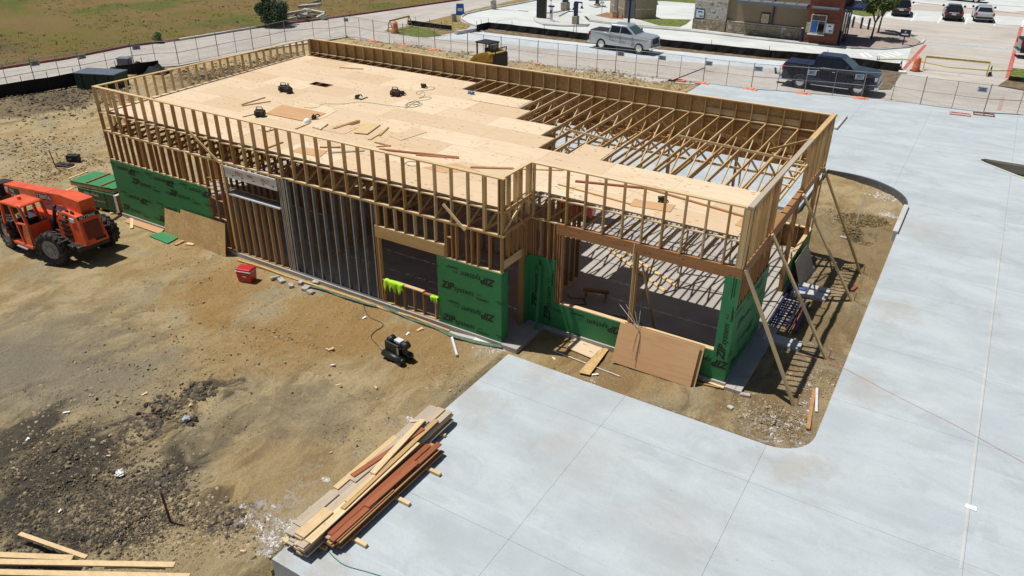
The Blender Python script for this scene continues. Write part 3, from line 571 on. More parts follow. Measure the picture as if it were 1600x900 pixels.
while x < RX-.1:
    x1 = min(x+2.44, RX)
    mt = 'osb'
    for z0, z1 in ((4.31, 5.46), (3.09, 4.305), (1.87, 3.085), (.65, 1.865), (-.02, .645)):
        if x > 1.4 and 1.2 < z0 < 2.9 and z0 < 2 : 
            z1 = z1
        if z0 < 2 and x1 > -2.6: continue
        if z0 == 3.09 and x1 > -2.6: z0 = 3.36
        board('sheathing_panel', (x, DY+.152, (z0+z1)/2), (x1-.005, DY+.152, (z0+z1)/2), z1-z0, .012, mt, bw)
    x = x1
board('sheathing_panel', (5.1, DY+.152, .48), (RX, DY+.152, .48), 1.0, .012, 'osb_dark', bw)
for n in range(35, 43):                                     # flat lumber let in between the studs near the corner
    x = LX+.02+.6096*n
    if x < 1.7: continue
    for z in (4.98, 4.6, 4.42, 4.25, 4.07, 3.9): hbrd(bw, (x+.025, DY+.12, z+J(.01)), (x+.58, DY+.12, z+J(.01)), .04, .16 if z != 4.98 else .22, random.choice((LL, LL, LO, LP)), 'backing_board')
# --- sheathing with its print
def logo(parent, o, xd, yd, flip=False, s=.25):
    xd, yd, o = Vector(xd), Vector(yd), Vector(o)
    if flip: o = o+xd*1.5+yd*s*.7; xd = -xd; yd = -yd
    nz = Vector(xd).cross(Vector(yd))
    lettering([('ZIP', 0, 0, s*1.35, .25, .035), ('system', s*2.0, 0, s*1.08, .2, .012), ('TM', s*4.95, s*.5, s*.2, 0, 0), ('R13', s*5.6, s*.25, s*.42, 0, .01)], 'print', 'ink', parent, o, xd, yd)
    b = MB(); 
    for k, (x, y, w) in enumerate(((s*5.3, -.035, s*2.2), (s*8.4, .06, s*3), (s*8.7, 0, s*2.4), (s*5.5, -.07, s*1.6))):
        for i in range(int(w/.035)): b.add([o+xd*(x+i*.035+dx)+yd*(y+dy)+nz*.004 for dx, dy in ((0, 0), (.026, 0), (.026, .028), (0, .028))], [(0, 1, 2, 3)])
    b.build('print', 'ink', parent, nrm=False)
def zip_panel(x0, x1, z0, z1, y=-.0065, parent=bld, logos=()):
    o = board('sheathing_panel', (x0, y, (z0+z1)/2), (x1, y, (z0+z1)/2), z1-z0, .012, 'zip_green', parent)
    for lx, lz, fl in logos: logo(bld, (lx, y-.0065, lz), (1, 0, 0), (0, 0, 1), fl)
zip_panel(-2.44, 0, -.06, 1.215, logos=((-2.3, .15, False), (-1.75, .72, True)))
zip_panel(-2.44, 0, 1.22, 2.44, logos=((-2.3, 1.38, False), (-1.75, 1.98, True)))
for k, xx in enumerate((LX, LX+2.44, LX+4.88)):
    x1 = min(xx+2.437, -13.42)
    zip_panel(xx, x1, 1.22, 2.44, logos=((xx+.15, 2.08, True), (xx+1.25, 1.66, False)) if x1-xx > 2 else ((xx+-.1, 2.08, True),))
    zip_panel(xx, x1, -.06, 1.215, logos=((xx+.5, .86, True), (xx+.1, .25, False)) if x1-xx > 2 else ())
board('sheathing_panel', (.0065, 0, 1.19), (.0065, .34, 1.19), 2.5, .012, 'zip_green', bld, (1, 0, 0))
board('sheathing_panel', (.0065, 1.34, 1.19), (.0065, S0, 1.19), 2.5, .012, 'zip_green', bld, (1, 0, 0))
yz = S0-.0065
board('sheathing_panel', (.015, yz, 1.69), (.93, yz, 1.69), 1.52, .012, 'zip_green', bld); board('sheathing_panel', (.015, yz, .435), (3.3, yz, .435), .99, .012, 'zip_green', bld)
board('sheathing_panel', (3.305, yz, .435), (RX, yz, .435), .99, .012, 'zip_green', bld); board('sheathing_panel', (6.25, yz, 2.18), (RX, yz, 2.18), 2.48, .012, 'zip_green', bld)
for zz in (2.3, 1.75): logo(bld, (.35-(.22 if zz < 2 else 0), yz-.0065, .55+zz*.0), (0, 0, 1), (-1, 0, 0)) if zz > 2 else None
logo(bld, (.82, yz-.0066, .2), (0, 0, 1), (-1, 0, 0)); logo(bld, (1.9, yz-.0065, .55), (1, 0, 0), (0, 0, 1), True); logo(bld, (5.25, yz-.0065, .5), (1, 0, 0), (0, 0, 1), True)
logo(bld, (6.58, yz-.0065, .75), (0, 0, 1), (-1, 0, 0), s=.24)
board('sheathing_panel', (RX+.0065, S0-.01, 1.83), (RX+.0065, 4.1, 1.83), 1.215, .012, 'zip_green', bld, (1, 0, 0)); board('sheathing_panel', (RX+.0065, S0-.01, .58), (RX+.0065, 5.15, .58), 1.27, .012, 'zip_green', bld, (1, 0, 0)); board('sheathing_panel', (RX+.0065, 4.105, 1.83), (RX+.0065, 5.15, 1.83), 1.215, .012, 'zip_green', bld, (1, 0, 0))
for o_, f_ in (((RX+.013, 2.0, .25), False), ((RX+.013, 2.6, .8), True), ((RX+.013, 2.1, 1.6), False), ((RX+.013, 3.0, 2.1), True)): logo(bld, o_, (0, 1, 0), (0, 0, 1), f_)
board('sheathing_panel', (RX+.0065, 8.25, .45), (RX+.0065, DY, .45), 1.0, .012, 'zip_green', bld, (1, 0, 0))
board('cover_board', (.55, S0-.45, -.05), (.45, S0-.10, 2.2), .09, .02, 'zip_green', bld)
# --- roof trusses
def zt(y): return 4.488+.027*y-.02
def truss(x, full=True, y0=.1, y1=DY):
    if x > .02: y0 = S0+.02
    if x < -19: return
    t = MB()
    if not full:
        t.beam((x, y0, zt(y0)-.045), (x, y1, zt(y1)-.045), .038, .09); t.beam((x, y0, ZP+.045), (x, y1, ZP+.045), .038, .09)
        n = int((y1-y0)/.75)
        for i in range(n):
            a = y0+(y1-y0)*i/n; b = y0+(y1-y0)*(i+1)/n
            if i % 2: a, b = b, a
            t.beam((x, a, ZP+.09), (x, b, zt(b)-.09), .037, .08)
        t.build('roof_truss', LO, bld); return
    tr = bpy.data.objects.new('roof_truss', None); COL.objects.link(tr); tr.parent = bld; tr.empty_display_size = .2
    m1 = random.choice((LL, LL, LP))
    board('top_chord', (x, y0, zt(y0)-.06), (x, y1, zt(y1)-.06), .04, .12, m1, tr, (0, 0, 1)); board('bottom_chord', (x, y0, ZP+.05), (x, y1, ZP+.05), .04, .10, random.choice((LO, LO, LL)), tr, (0, 0, 1))
    # webs: a regular lattice of diagonals
    n = 10 if y0 < 1 else 8; ys_ = [y0+(y1-y0)*i/n for i in range(n+1)]
    for i in range(n):
        if x > .02 and ys_[i] < 4.4: continue
        a, b = (ys_[i], ys_[i+1]) if i % 2 == 0 else (ys_[i+1], ys_[i])
        board('web', (x, a, ZP+.07), (x, b, zt(b)-.07), .036, .07, random.choice((LL, LP, LL, LP)), tr, (0, 0, 1))
    board('web', (x, y1-.03, ZP+.07), (x, y1-.03, zt(y1)-.07), .036, .09, LL, tr, (0, 1, 0))
for n in range(1, 43):
    x = LX+.6096*n
    truss(-.6096*(32-n) if n <= 32 else .6096*(n-32), full=(n >= 18))
for y, z_ in ((8.55, 1), (4.2, 0)): pass
tb = lambda a, b, m_=LP: board('truss_bracing', a, b, .036, .085, m_, bld, (0, 0, 1))
tb((1.9, 9.0, zt(9)+.022), (6.5, 8.5, zt(8.5)+.022)); tb((-4.2, 9.3, ZP+.11), (6.2, 9.3, ZP+.11), LL); tb((-3, 6.6, ZP+.11), (6.3, 6.6, ZP+.11), LL); tb((-9, 11.3, ZP+.11), (6.3, 11.3, ZP+.11), LO)
tb((5.2, 9.2, zt(9)+.02), (6.6, 11.6, zt(11)+.08), LL); tb((-2, 10.9, 4.3), (1.0, 10.9, 3.9), LO); tb((-.6, 3.9, ZP+.12), (6.3, 3.9, ZP+.12), LL)
tb((-2.0, 7.6, zt(7.6)+.02), (.1, 7.3, zt(7.3)+.02))
# --- roof deck, sheet by sheet
def dz(y): return 4.488+.027*y
hole = (-15.0, -13.9, 7.36, 7.84)
ang = math.atan(.027)
def deck_sheet(x0, x1, y0, y1, lift=0):
    o = board('plywood_sheet', (x0+.003, (y0+y1)/2, dz((y0+y1)/2)-.008+lift), (x1-.003, (y0+y1)/2, dz((y0+y1)/2)-.008+lift), y1-y0-.005, .018, 'plywood', bld, (0, -math.sin(ang), math.cos(ang)))
ylines = [.17, .4+1.219, .4+2*1.219, .4+3*1.219, .4+4*1.219, .4+5*1.219, .4+6*1.219, .4+7*1.219, .4+8*1.219, .4+9*1.219]
rend = [6.35, 6.35, 6.35, 6.08, -1.83, -2.44, -4.27, -4.88, -8.53]
for r_ in range(9):
    y0, y1 = ylines[r_], ylines[r_+1]; x1 = rend[r_]
    while x1 > LX+.2:
        w = 2.438 if x1 != rend[r_] else (2.438 if r_ % 2 else 1.219 if r_ < 4 else 2.438)
        x0 = max(x1-w, LX+.16); segs = [(x0, x1, y0, y1)]
        if r_ == 0: segs = [(x0, min(x1, -.15), y0, y1)] if x0 < -.15 else []
        if r_ == 0 and x0 >= -.15: segs = []
        if r_ == 1 and x1 > -.1:
            segs = [(max(x0, -.1), x1, 1.86, y1)]+([(x0, -.1, y0, y1)] if x0 < -.1 else [])
        out = []
        for a, b_, c, d in segs:
            if a < hole[1] and b_ > hole[0] and c < hole[3] and d > hole[2]:
                if a < hole[0]: out.append((a, hole[0], c, d))
                if b_ > hole[1]: out.append((hole[1], b_, c, d))
                A, B = max(a, hole[0]), min(b_, hole[1])
                if c < hole[2]: out.append((A, B, c, hole[2]))
                if d > hole[3]: out.append((A, B, hole[3], d))
            else: out.append((a, b_, c, d))
        for a, b_, c, d in out:
            if b_-a > .05 and d-c > .03: deck_sheet(a, b_, c, d)
        x1 = x0
deck_sheet(-.61, .58, 5.276, 6.49)
deck_sheet(-7.39, -4.95, 8.95, 10.12, .02)
# --- interior
iw = frame('partition')
for y in np.arange(2.0, 5.4, .4064): stud(iw, -.05, y, .03, ZP-.02, LO, 'y', name='partition_stud')
for x in np.arange(-4.6, -.2, .4064): stud(iw, x, 5.35, .03, ZP-.02, LO, name='partition_stud')
for y in np.arange(.8, 7, .4064): stud(iw, -8.9, y, .03, ZP-.02, LO, 'y', name='partition_stud')
for x in np.arange(-18.8, -9, .4064): stud(iw, x, 4.6, .03, ZP-.02, LO, name='partition_stud')
for a, b_ in (((-.05, 2, .015), (-.05, 5.4, .015)), ((-4.7, 5.35, .015), (0, 5.35, .015)), ((-18.8, 4.6, .015), (-9, 4.6, .015)), ((-8.9, .8, .015), (-8.9, 7, .015))): hbrd(iw, a, b_, .14, .03, LL)
for (a, b_) in (((3.42, 6.51, 0), (3.62, 6.5, 3.7)), ((2.7, 4.9, 0), (2.75, 7.2, 3.7)), ((3.0, 7.6, 0), (3.0, 7.6, 3.7)), ((4.4, 9.4, 0), (4.3, 9.3, 3.7)), ((5.3, 9.9, 0), (5.3, 9.9, 3.7)), ((1.4, 9.9, 0), (1.4, 9.9, 3.7)), ((-1.2, 9.9, 0), (-1.2, 9.9, 3.7)), ((6.2, 7.1, 0), (5.6, 7.1, 3.7))): board('prop', a, b_, .04, .09, random.choice((LL, LO)), bld)
b = MB()
b.tube([(.3, 3.9, .02), (.5, 3.7, .02), (.9, 3.9, .02), (1.2, 3.6, .02), (.8, 3.3, .02), (1.6, 3.2, .02), (2.6, 3.5, .02), (3.4, 3.4, .02)], .012, 5)
tag(b.build('extension_cord', 'cord_black'), 'black cord lying in loops on the slab inside the shopfront opening', 'cord')
# props leaning outside the side wall
for i, (ft, tp, txt) in enumerate(((G(1240, 632), (RX+.06, 1.75, 3.72), 'long timber brace nearest the camera, from the front corner post to the dirt'), (G(1290, 560), (RX+.06, 4.4, 3.75), 'long timber brace standing between the steel rack and the paving edge'), (G(1330, 470), (RX+.06, 8.25, 3.72), 'timber brace running down past the leaning grey sheet to the dirt'), (G(1345, 425), (RX+.06, 11.4, 3.72), 'farthest timber brace, from the rear corner down beside the dirt mound'))):
    z0 = gz(ft.x, ft.y); t = thing('wall_brace', txt, 'brace', (ft.x, ft.y, z0), 0, 'leaning braces along the side wall'); q = Vector(tp)-Vector((ft.x, ft.y, z0))
    board('plank', (0, 0, 0), q, .06, .15, LP if i < 3 else LL, t, (0, 1, 0)); board('stake', (.08, .05, -.2), (.1, .05, .35), .04, .04, LL, t)
board('cleat', (-13.75, -.022, 4.6), (-12.3, -.022, 3.62), .09, .03, LP, bld, (0, 1, 0))
o = board('cleat', (-2.1, -.022, 4.28), (-1.3, -.022, 3.6), .09, .03, LP, bld, (0, 1, 0)); board('cleat', (.03, .9, 4.0), (.03, 1.35, 3.55), .07, .03, LO, bld, (1, 0, 0))
board('stud', (-12.2, -.03, 3.62), (-12.25, -.03, .02), .09, .04, LP, fw_, (0, 1, 0))
# ================================================================== THINGS ON THE ROOF
def deckpt(u, v, h=0): q = RP(u, v); q.z = dz(q.y)+.001+h; return q
def flat_sheet(px, mat, label, cat='board', th=.018, h=0.0, name='loose_sheet', group=None):
    p = [deckpt(u, v, h) for u, v in px]; c = sum(p, Vector())/len(p); b = MB()
    b.add([(q-c) for q in p]+[(q-c)+Vector((0, 0, th)) for q in p], [(3, 2, 1, 0), (4, 5, 6, 7)]+[(i, (i+1) % 4, 4+(i+1) % 4, 4+i) for i in range(4)])
    return tag(b.build(name, mat, loc=c), label, cat, group)
flat_sheet([(415, 178), (441, 164.5), (510, 178), (478, 191)], 'plywood_tan', 'tan plywood sheet, grey at one corner, lying beside the white hard hat on the roof', h=.012)
flat_sheet([(481, 178), (500, 165), (528, 172), (507, 184)], 'plywood', 'pale plywood offcut just beyond the tan sheet on the roof', th=.012)
flat_sheet([(501, 204), (488, 200), (500, 192), (513, 195)], 'plywood', 'small thick pile of offcuts between the hard hat and the front parapet', th=.06)
flat_sheet([(499, 202), (538, 210), (561, 199), (532, 193)], 'plywood', 'large pale offcut under the diagonal board near the front parapet', th=.014)
flat_sheet([(553, 209), (567, 194), (595, 196), (574, 211)], 'lumber_pale', 'bright clean plywood square casting a dark edge near the front parapet', th=.03, h=.02)
flat_sheet([(609, 213), (626, 220), (667, 207), (648, 200)], 'plywood', 'lone plywood offcut in the middle of the roof, right of the bright square', th=.02)
flat_sheet([(984, 322), (990, 312), (1055, 321), (1047, 332)], 'plywood_tan', 'brown plywood offcut behind the shopfront parapet with a nail gun on it', h=.003)
flat_sheet([(1148, 352), (1160, 340), (1172, 343), (1163, 357)], 'plywood_tan', 'small brown offcut tucked in the front corner of the roof')
flat_sheet([(403, 203), (408, 196), (424, 199), (420, 206)], 'plywood', 'pale scrap of plywood against the parapet left of the hard hat', th=.03)
flat_sheet([(455, 237), (500, 246), (512, 236), (470, 230)], 'plywood_tan', 'tan strip of plywood lying against the front parapet studs')
flat_sheet([(660, 262), (690, 270), (750, 268), (712, 255)], 'plywood_tan', 'warm toned sheet lying flat behind the corner parapet', th=.01)
def deck_board(a, b, w, label, mat='lumber', th=.038, h=0, cat='board', g='loose boards on the roof'):
    p, q = deckpt(*a), deckpt(*b); c = (p+q)/2+Vector((0, 0, th/2+h)); o = MB().beam(p-c+Vector((0, 0, th/2+h)), q-c+Vector((0, 0, th/2+h)), w, th).build('loose_board', mat, loc=c); return tag(o, label, cat, g)
for a, b_, w, t_, m_ in (((378, 164), (414, 153), .06, 'far one of two crossed sticks near the left parapet', LL), ((378, 166), (423, 159), .06, 'near one of two crossed sticks near the left parapet', LL), ((379, 183.5), (401, 178), .05, 'stick lying just left of the black tool bag', LL), ((521, 202), (561, 189), .14, 'reddish board lying diagonally on the large pale offcut', LO), ((548, 196), (562, 192), .06, 'short red stick at the end of the reddish board', LO), ((577, 219), (598, 206), .12, 'pale board right of the bright plywood square', LP), ((593, 213), (607, 200), .07, 'thin strip standing over the pale board by the bright square', LL), ((586, 223), (610, 229), .08, 'scrap board pointing at the corner parapet', LO), ((588, 230), (610, 228.5), .04, 'thin lath beside the scrap board', LL), ((592, 234), (716, 247), .14, 'longest board, running along the front parapet', 'lumber_red'), ((650, 243), (717, 248), .07, 'thin reddish strip along the end of the longest board', LO), ((500, 231), (532, 231), .08, 'dark stick just inside the front parapet', LO), ((518, 239), (569, 236), .14, 'dark weathered plank against the front parapet', 'lumber_grey'), ((418, 232), (442, 223), .08, 'dark edged stick behind the fourth front studs', LO), ((462, 202), (484, 193), .06, 'stick in front of the white hard hat', LL), ((735, 262), (802, 264), .13, 'reddish board behind the corner parapet', LO), ((802, 264.5), (880, 267), .06, 'thin lath behind the shopfront parapet top rail', LL), ((899, 284), (1008, 295), .12, 'dark board behind the shopfront parapet', 'lumber_red'), ((1010, 295), (1162, 339), .09, 'long reddish batten running to the front right corner', LO), ((872, 289), (985, 320), .05, 'thin lath pointing at the brown offcut', LL), ((531, 106), (567, 108.5), .10, 'board lying far back near the rear parapet', LL), ((410, 208), (440, 200), .05, 'lath beside the pale scrap of plywood', LO)):
    deck_board(a, b_, w, t_, m_)
def tool(u, v, label, kind, rz=0, cat='tool', mat='black_plastic', on=deckpt):
    p = on(u, v); t = thing(kind, label, cat, p, rz)
    if kind in ('tool_bag', 'tool_case'):
        MB().box((0, 0, .14), (.42, .25, .22)).build('body', mat, t, bevel=.04); MB().box((0, 0, .27), (.3, .10, .05)).build('flap', 'leather', t, bevel=.01)
        b = MB(); b.tube([(-.14, 0, .25), (-.1, 0, .38), (.1, 0, .38), (.14, 0, .25)], .018, 6); b.build('handle', 'black_plastic', t)
        for x in (-.13, .1): MB().box((x, -.14, .12), (.12, .06, .14)).build('pocket', mat, t, bevel=.015)
    elif kind == 'nail_gun':
        b = MB(); b.cyl((-.12, 0, .14), (.1, 0, .14), .055, n=12); b.build('motor_body', mat, t, True); MB().beam((-.05, 0, .14), (-.09, 0, .0), .05, .06).build('grip', 'black_plastic', t)
        MB().cyl((.1, 0, .12), (.2, 0, .02), .03, .015).build('nose', 'steel_dark', t); b = MB(); b.cyl((.03, -.07, .09), (.03, .07, .09), .085, n=14); b.build('coil_magazine', 'black_plastic', t)
    elif kind == 'circular_saw':
        b = MB(); b.cyl((0, -.012, .09), (0, .012, .09), .1, n=18); b.build('blade_guard', 'steel_dark', t); MB().box((.02, .02, .01), (.32, .14, .012)).build('shoe', 'steel_galv', t)
        MB().cyl((0, .02, .12), (0, .17, .12), .055).build('motor', mat, t); b = MB(); b.tube([(.05, .05, .14), (.16, .05, .2), (.24, .05, .12)], .022); b.build('handle', mat, t)
    return t
tool(444, 143, 'black tool case left of the square opening in the roof', 'tool_case', .4); tool(452, 145, 'second black tool case touching the first near the roof opening', 'tool_case', -.5)
tool(618, 150, 'brown leather tool bag beside a black coil in mid roof', 'tool_bag', .3, mat='leather'); tool(407, 182, 'black tool bag nearest the left part of the front parapet', 'tool_bag', .6)
tool(628, 149, 'black coil nailer against the brown bag', 'nail_gun', .8); tool(662, 137.5, 'small black nailer at the end of the green hose near the rear', 'nail_gun', .2); tool(1034, 316, 'dark nail gun on the brown offcut by the shopfront parapet', 'nail_gun', .5)
tool(558, 155, 'circular saw alone in the middle of the roof', 'circular_saw', .2); tool(491, 187, 'black circular saw beside the white hard hat', 'circular_saw', .9)
deck_board((563, 156.5), (574, 152.5), .06, 'dark pry bar lying next to the circular saw in mid roof', 'steel_dark', .03, cat='bar', g='hand tools on the roof'); 
b = MB(); p = deckpt(480, 191)
for i in range(5):
    a0, a1 = i*math.pi/10, (i+1)*math.pi/10; b.cyl((0, 0, .16*math.sin(a0)), (0, 0, .16*math.sin(a1)), .15*math.cos(a0), max(.15*math.cos(a1), .002), 14, cap=False)
b.cyl((0, 0, 0), (0, 0, .012), .19, n=14); tag(b.build('hard_hat', 'white_plastic', loc=p, smooth=True), 'white hard hat lying on the roof deck by the tan plywood sheet', 'hard hat')
p = deckpt(735, 147); b = MB()
for i in range(9): b.box((J(.14), J(.1), .04+J(.02)), (.16, .1, .03), J(2), rx=J(.8), ry=J(.8))
tag(b.build('rag', 'blue_wrap', loc=p), 'crumpled blue cloth at the edge of the open trusses', 'cloth')
def cord(px, r, mat, label, cat='hose', on=deckpt, name='air_hose', h=.015):
    p = [on(u, v)+Vector((0, 0, h)) for u, v in px]; q = [p[0]]
    for i in range(len(p)-1):
        p0, p1, p2, p3 = p[max(i-1, 0)], p[i], p[i+1], p[min(i+2, len(p)-1)]
        for k in range(1, 6):
            t = k/5; q.append(.5*((2*p1)+(p2-p0)*t+(2*p0-5*p1+4*p2-p3)*t*t+(3*p1-p0-3*p2+p3)*t**3))
    b = MB(); b.tube(q, r, 5); return tag(b.build(name, mat), label, cat)
cord([(667, 137), (676, 136), (679, 139), (670, 141), (658, 142), (650, 145), (655, 148), (661, 143), (663, 150), (655, 154), (668, 152), (674, 154), (663, 157), (655, 158), (645, 162), (640, 166), (634, 170), (636, 165), (648, 163), (655, 165), (645, 168), (620, 167), (585, 162), (560, 160), (535, 163), (505, 163), (495, 169), (475, 168)], .007, 'hose_green', 'thin green air hose snaking across the middle of the roof deck')
cord([(632, 165), (640, 161), (650, 160), (660, 163), (650, 167), (640, 168), (636, 163), (648, 158), (656, 162), (645, 165)], .008, 'hose_green', 'tangled heap of green hose in the middle of the roof', 'hose')
cord([(632, 257), (638, 253), (652, 254), (655, 258), (645, 260), (635, 258)], .009, 'hose_green', 'small loop of green hose behind the front parapet near the corner', 'hose')
# ================================================================== GROUND AROUND THE BUILDING
def gthing(name, label, cat, u, v, rz=0, group=None, h=0): p = GG(u, v, h); return thing(name, label, cat, p, rz, group)
# --- osb sheets leaning on the green wall
for x0, x1, zt_, t_, cut in ((-16.5, -14.02, .95, 'left one of two tan boards leaning on the green sheathing left of the studs', 0), (-15.35, -12.72, 1.18, 'right one of two tan boards leaning on the green sheathing, overlapping the left', 1)):
    t = thing('leaning_sheet', t_, 'board', ((x0+x1)/2+.15, -.30, -.14)); w = (x1-x0)/2; o_ = -.06*cut
    MB().add([(-w, o_, 0), (w, o_, 0), (w, .24+o_, zt_+.14), (-w, .24+o_, zt_+.14), (-w, .02+o_, -.01), (w, .02+o_, -.01), (w, .26+o_, zt_+.13), (-w, .26+o_, zt_+.13)], [(0, 1, 2, 3), (7, 6, 5, 4), (0, 4, 5, 1), (1, 5, 6, 2), (2, 6, 7, 3), (3, 7, 4, 0)]).build('sheet', 'osb', t)
def gboard(a, b, w, label, mat=LL, th=.04, ha=0, hb=0, cat='board', name='loose_board', g='loose boards on the ground'):
    p, q = GG(*a), GG(*b); p.z += ha+th/2+.015; q.z += hb+th/2+.015; c = (p+q)/2
    return tag(MB().beam(p-c, q-c, w, th).build(name, mat, loc=c), label, cat, g)
def gsheet(px, mat, label, th=.02, h=.03, hs=None, cat='board', name='loose_sheet'):
    p = [GG(u, v, h+(hs[i] if hs else 0)) for i, (u, v) in enumerate(px)]; c = sum(p, Vector())/4; b = MB()
    b.add([(q-c) for q in p]+[(q-c)+Vector((0, 0, th)) for q in p], [(3, 2, 1, 0), (4, 5, 6, 7)]+[(i, (i+1) % 4, 4+(i+1) % 4, 4+i) for i in range(4)])
    return tag(b.build(name, mat, loc=c), label, cat)
gsheet([(195, 348), (203, 342), (257, 360), (250, 367)], 'plywood_tan', 'long pinkish board lying at the foot of the green wall', hs=(0, 0, 0, 0))
gsheet([(233, 370), (253, 364), (280, 372), (262, 382)], 'zip_green', 'green offcut lying flat in front of the tan leaning boards')
gboard((206, 358), (207, 339), .12, 'short pale board standing across the rubbish at the foot of the green wall', LP); gboard((274, 384), (292, 375), .12, 'short block left of the leaning tan board, pointing at it', LL); gboard((292, 382), (304, 383), .18, 'small pale wood scrap beside the short block', LP); gboard((313, 385), (349, 391), .09, 'batten lying along the foot of the right tan board', LL)
gboard((176, 327), (193, 324), .1, 'pale stick nearest the green wall corner', LP); gboard((172, 334), (194, 330), .25, 'wider pale board by the green wall corner', LL); gboard((178, 344), (194, 334), .1, 'charred dark stick by the green wall corner', 'black_plastic')
t = gthing('carton', 'small white box at the foot of the green wall', 'box', 213, 340); MB().box((0, 0, .14), (.36, .3, .24)).build('box', 'white_plastic', t, bevel=.01)
t = gthing('nailer', 'yellow power tool lying in rubbish at the foot of the green wall', 'tool', 234, 347, .5); MB().box((0, 0, .15), (.3, .1, .1), ry=.4).build('body', 'yellow_tool', t, bevel=.02); MB().beam((-.1, 0, .15), (-.16, .02, .02), .05, .07).build('grip', 'black_plastic', t); MB().cyl((.12, 0, .1), (.24, 0, .06), .04).build('nose', 'yellow_tool', t)
# --- unit of green sheathing on dunnage, with a spilt pack on top
t = thing('sheathing_bundle', 'strapped block of new sheathing in dark green wrap beside the wall corner', 'bundle', (-20.95, .38, -.14), .12)
for i in range(3): MB().box((-1+i, 0, .05), (.1, 1.2, .1)).build('dunnage', LL, t)
MB().box((0, 0, .5), (2.4, 1.15, .78)).build('wrapped_stack', 'bundle_wrap', t, bevel=.01); MB().box((1.1, -.003, .5), (.16, 1.16, .785)).build('end_band', 'steel_white', t); MB().box((1.206, 0, .5), (.01, 1.1, .74)).build('end_sheets', 'osb_dark', t)
lettering([('AdvanTech', 0, 0, .2, .2, .01), ('www.advantech.com', .5, -.22, .1, 0, 0)], 'print', 'white_plastic', t, (-.85, -.578, .66), (1, 0, 0), (0, 0, 1))
for x in (-.45, .45): MB().box((x, 0, .505), (.03, 1.17, .80)).build('strap', 'black_plastic', t)
t = thing('sheathing_pack', 'overhanging pack of green sheets resting on top of the wrapped bundle', 'pack', (-21.35, .55, .78), .16)
for i in range(6): MB().box((J(.03), J(.03), .02+i*.034), (2.6, 1.35, .03)).build('sheet', 'osb' if i < 5 else 'zip_green', t)
for x in (-.35, .55): MB().box((x, 0, .225), (.07, 1.3, .05)).build('batten', 'lumber_red', t)
gboard((111, 281), (124, 276), .08, 'upper thin batten poking out left of the wrapped bundle', LP, ha=.5, hb=.5); gboard((111, 293), (142, 284), .08, 'lower thin batten poking out left of the wrapped bundle', LP, ha=.4, hb=.5); gboard((99, 304), (115, 298), .12, 'square timber offcut behind the orange boom', LP, ha=.1, hb=.1)
# --- battery boxes and rusty stakes
def stake(base, top, label, r=.025, hh=1.0):
    p = GG(*base); t = thing('steel_stake', label, 'stake', p); q = G(top[0], top[1], p.z+hh)-p
    MB().beam((0, 0, -.1), q, .045, .03).build('bar', 'rust', t); MB().cyl(q*.86, q, .035, .03, 6).build('tip', 'steel_grey', t)
stake((88, 262), (76, 234), 'rusty steel stake leaning left beside two black boxes', hh=1.1); stake((267, 816), (249, 762), 'rusty steel stake standing in the dark churned soil', hh=1.05)
def crate(u, v, label, rz, tip=0):
    t = gthing('black_case', label, 'case', u, v, rz); MB().box((0, 0, .17), (.62, .34, .30), rx=tip).build('shell', 'black_plastic', t, bevel=.03); MB().box((0, 0, .33), (.64, .36, .04), rx=tip).build('lid', 'black_plastic', t, bevel=.01); b = MB(); b.tube([(-.15, 0, .34), (-.12, 0, .40), (.12, 0, .40), (.15, 0, .34)], .015); b.build('handle', 'steel_dark', t); MB().box((-.1, -.175, .17), (.16, .012, .08)).build('sticker', 'steel_grey', t)
crate(116, 252, 'black battery case standing upright beyond the rusty stake', .5)
t = gthing('case_lid', 'flat black lid lying at the foot of the rusty stake', 'lid', 101, 259, .4); MB().box((0, 0, .06), (.85, .42, .06), ry=.08).build('tray', 'black_plastic', t, bevel=.02); MB().box((.1, 0, .11), (.4, .2, .04), ry=.1).build('insert', 'steel_dark', t, bevel=.01)
# --- red cool box
t = gthing('cool_box', 'red cool box with pale lid rim standing on the dirt before the steel studs', 'cooler', 387, 438, .25)
b = MB(); b.add([(-.27, -.18, 0), (.27, -.18, 0), (.27, .18, 0), (-.27, .18, 0), (-.31, -.21, .42), (.31, -.21, .42), (.31, .21, .42), (-.31, .21, .42)], [(3, 2, 1, 0), (4, 5, 6, 7), (0, 1, 5, 4), (1, 2, 6, 5), (2, 3, 7, 6), (3, 0, 4, 7)]); b.build('tub', 'red_plastic', t, bevel=.02)
MB().box((0, 0, .44), (.64, .44, .035)).build('rim', 'white_plastic', t, bevel=.008); MB().box((0, 0, .50), (.62, .42, .09)).build('lid', 'red_plastic', t, bevel=.03); MB().box((.05, -.214, .26), (.16, .008, .05)).build('badge', 'white_plastic', t); b = MB(); b.tube([(-.33, 0, .3), (-.36, 0, .42), (-.36, 0, .5)], .015); b.build('handle', 'white_plastic', t)
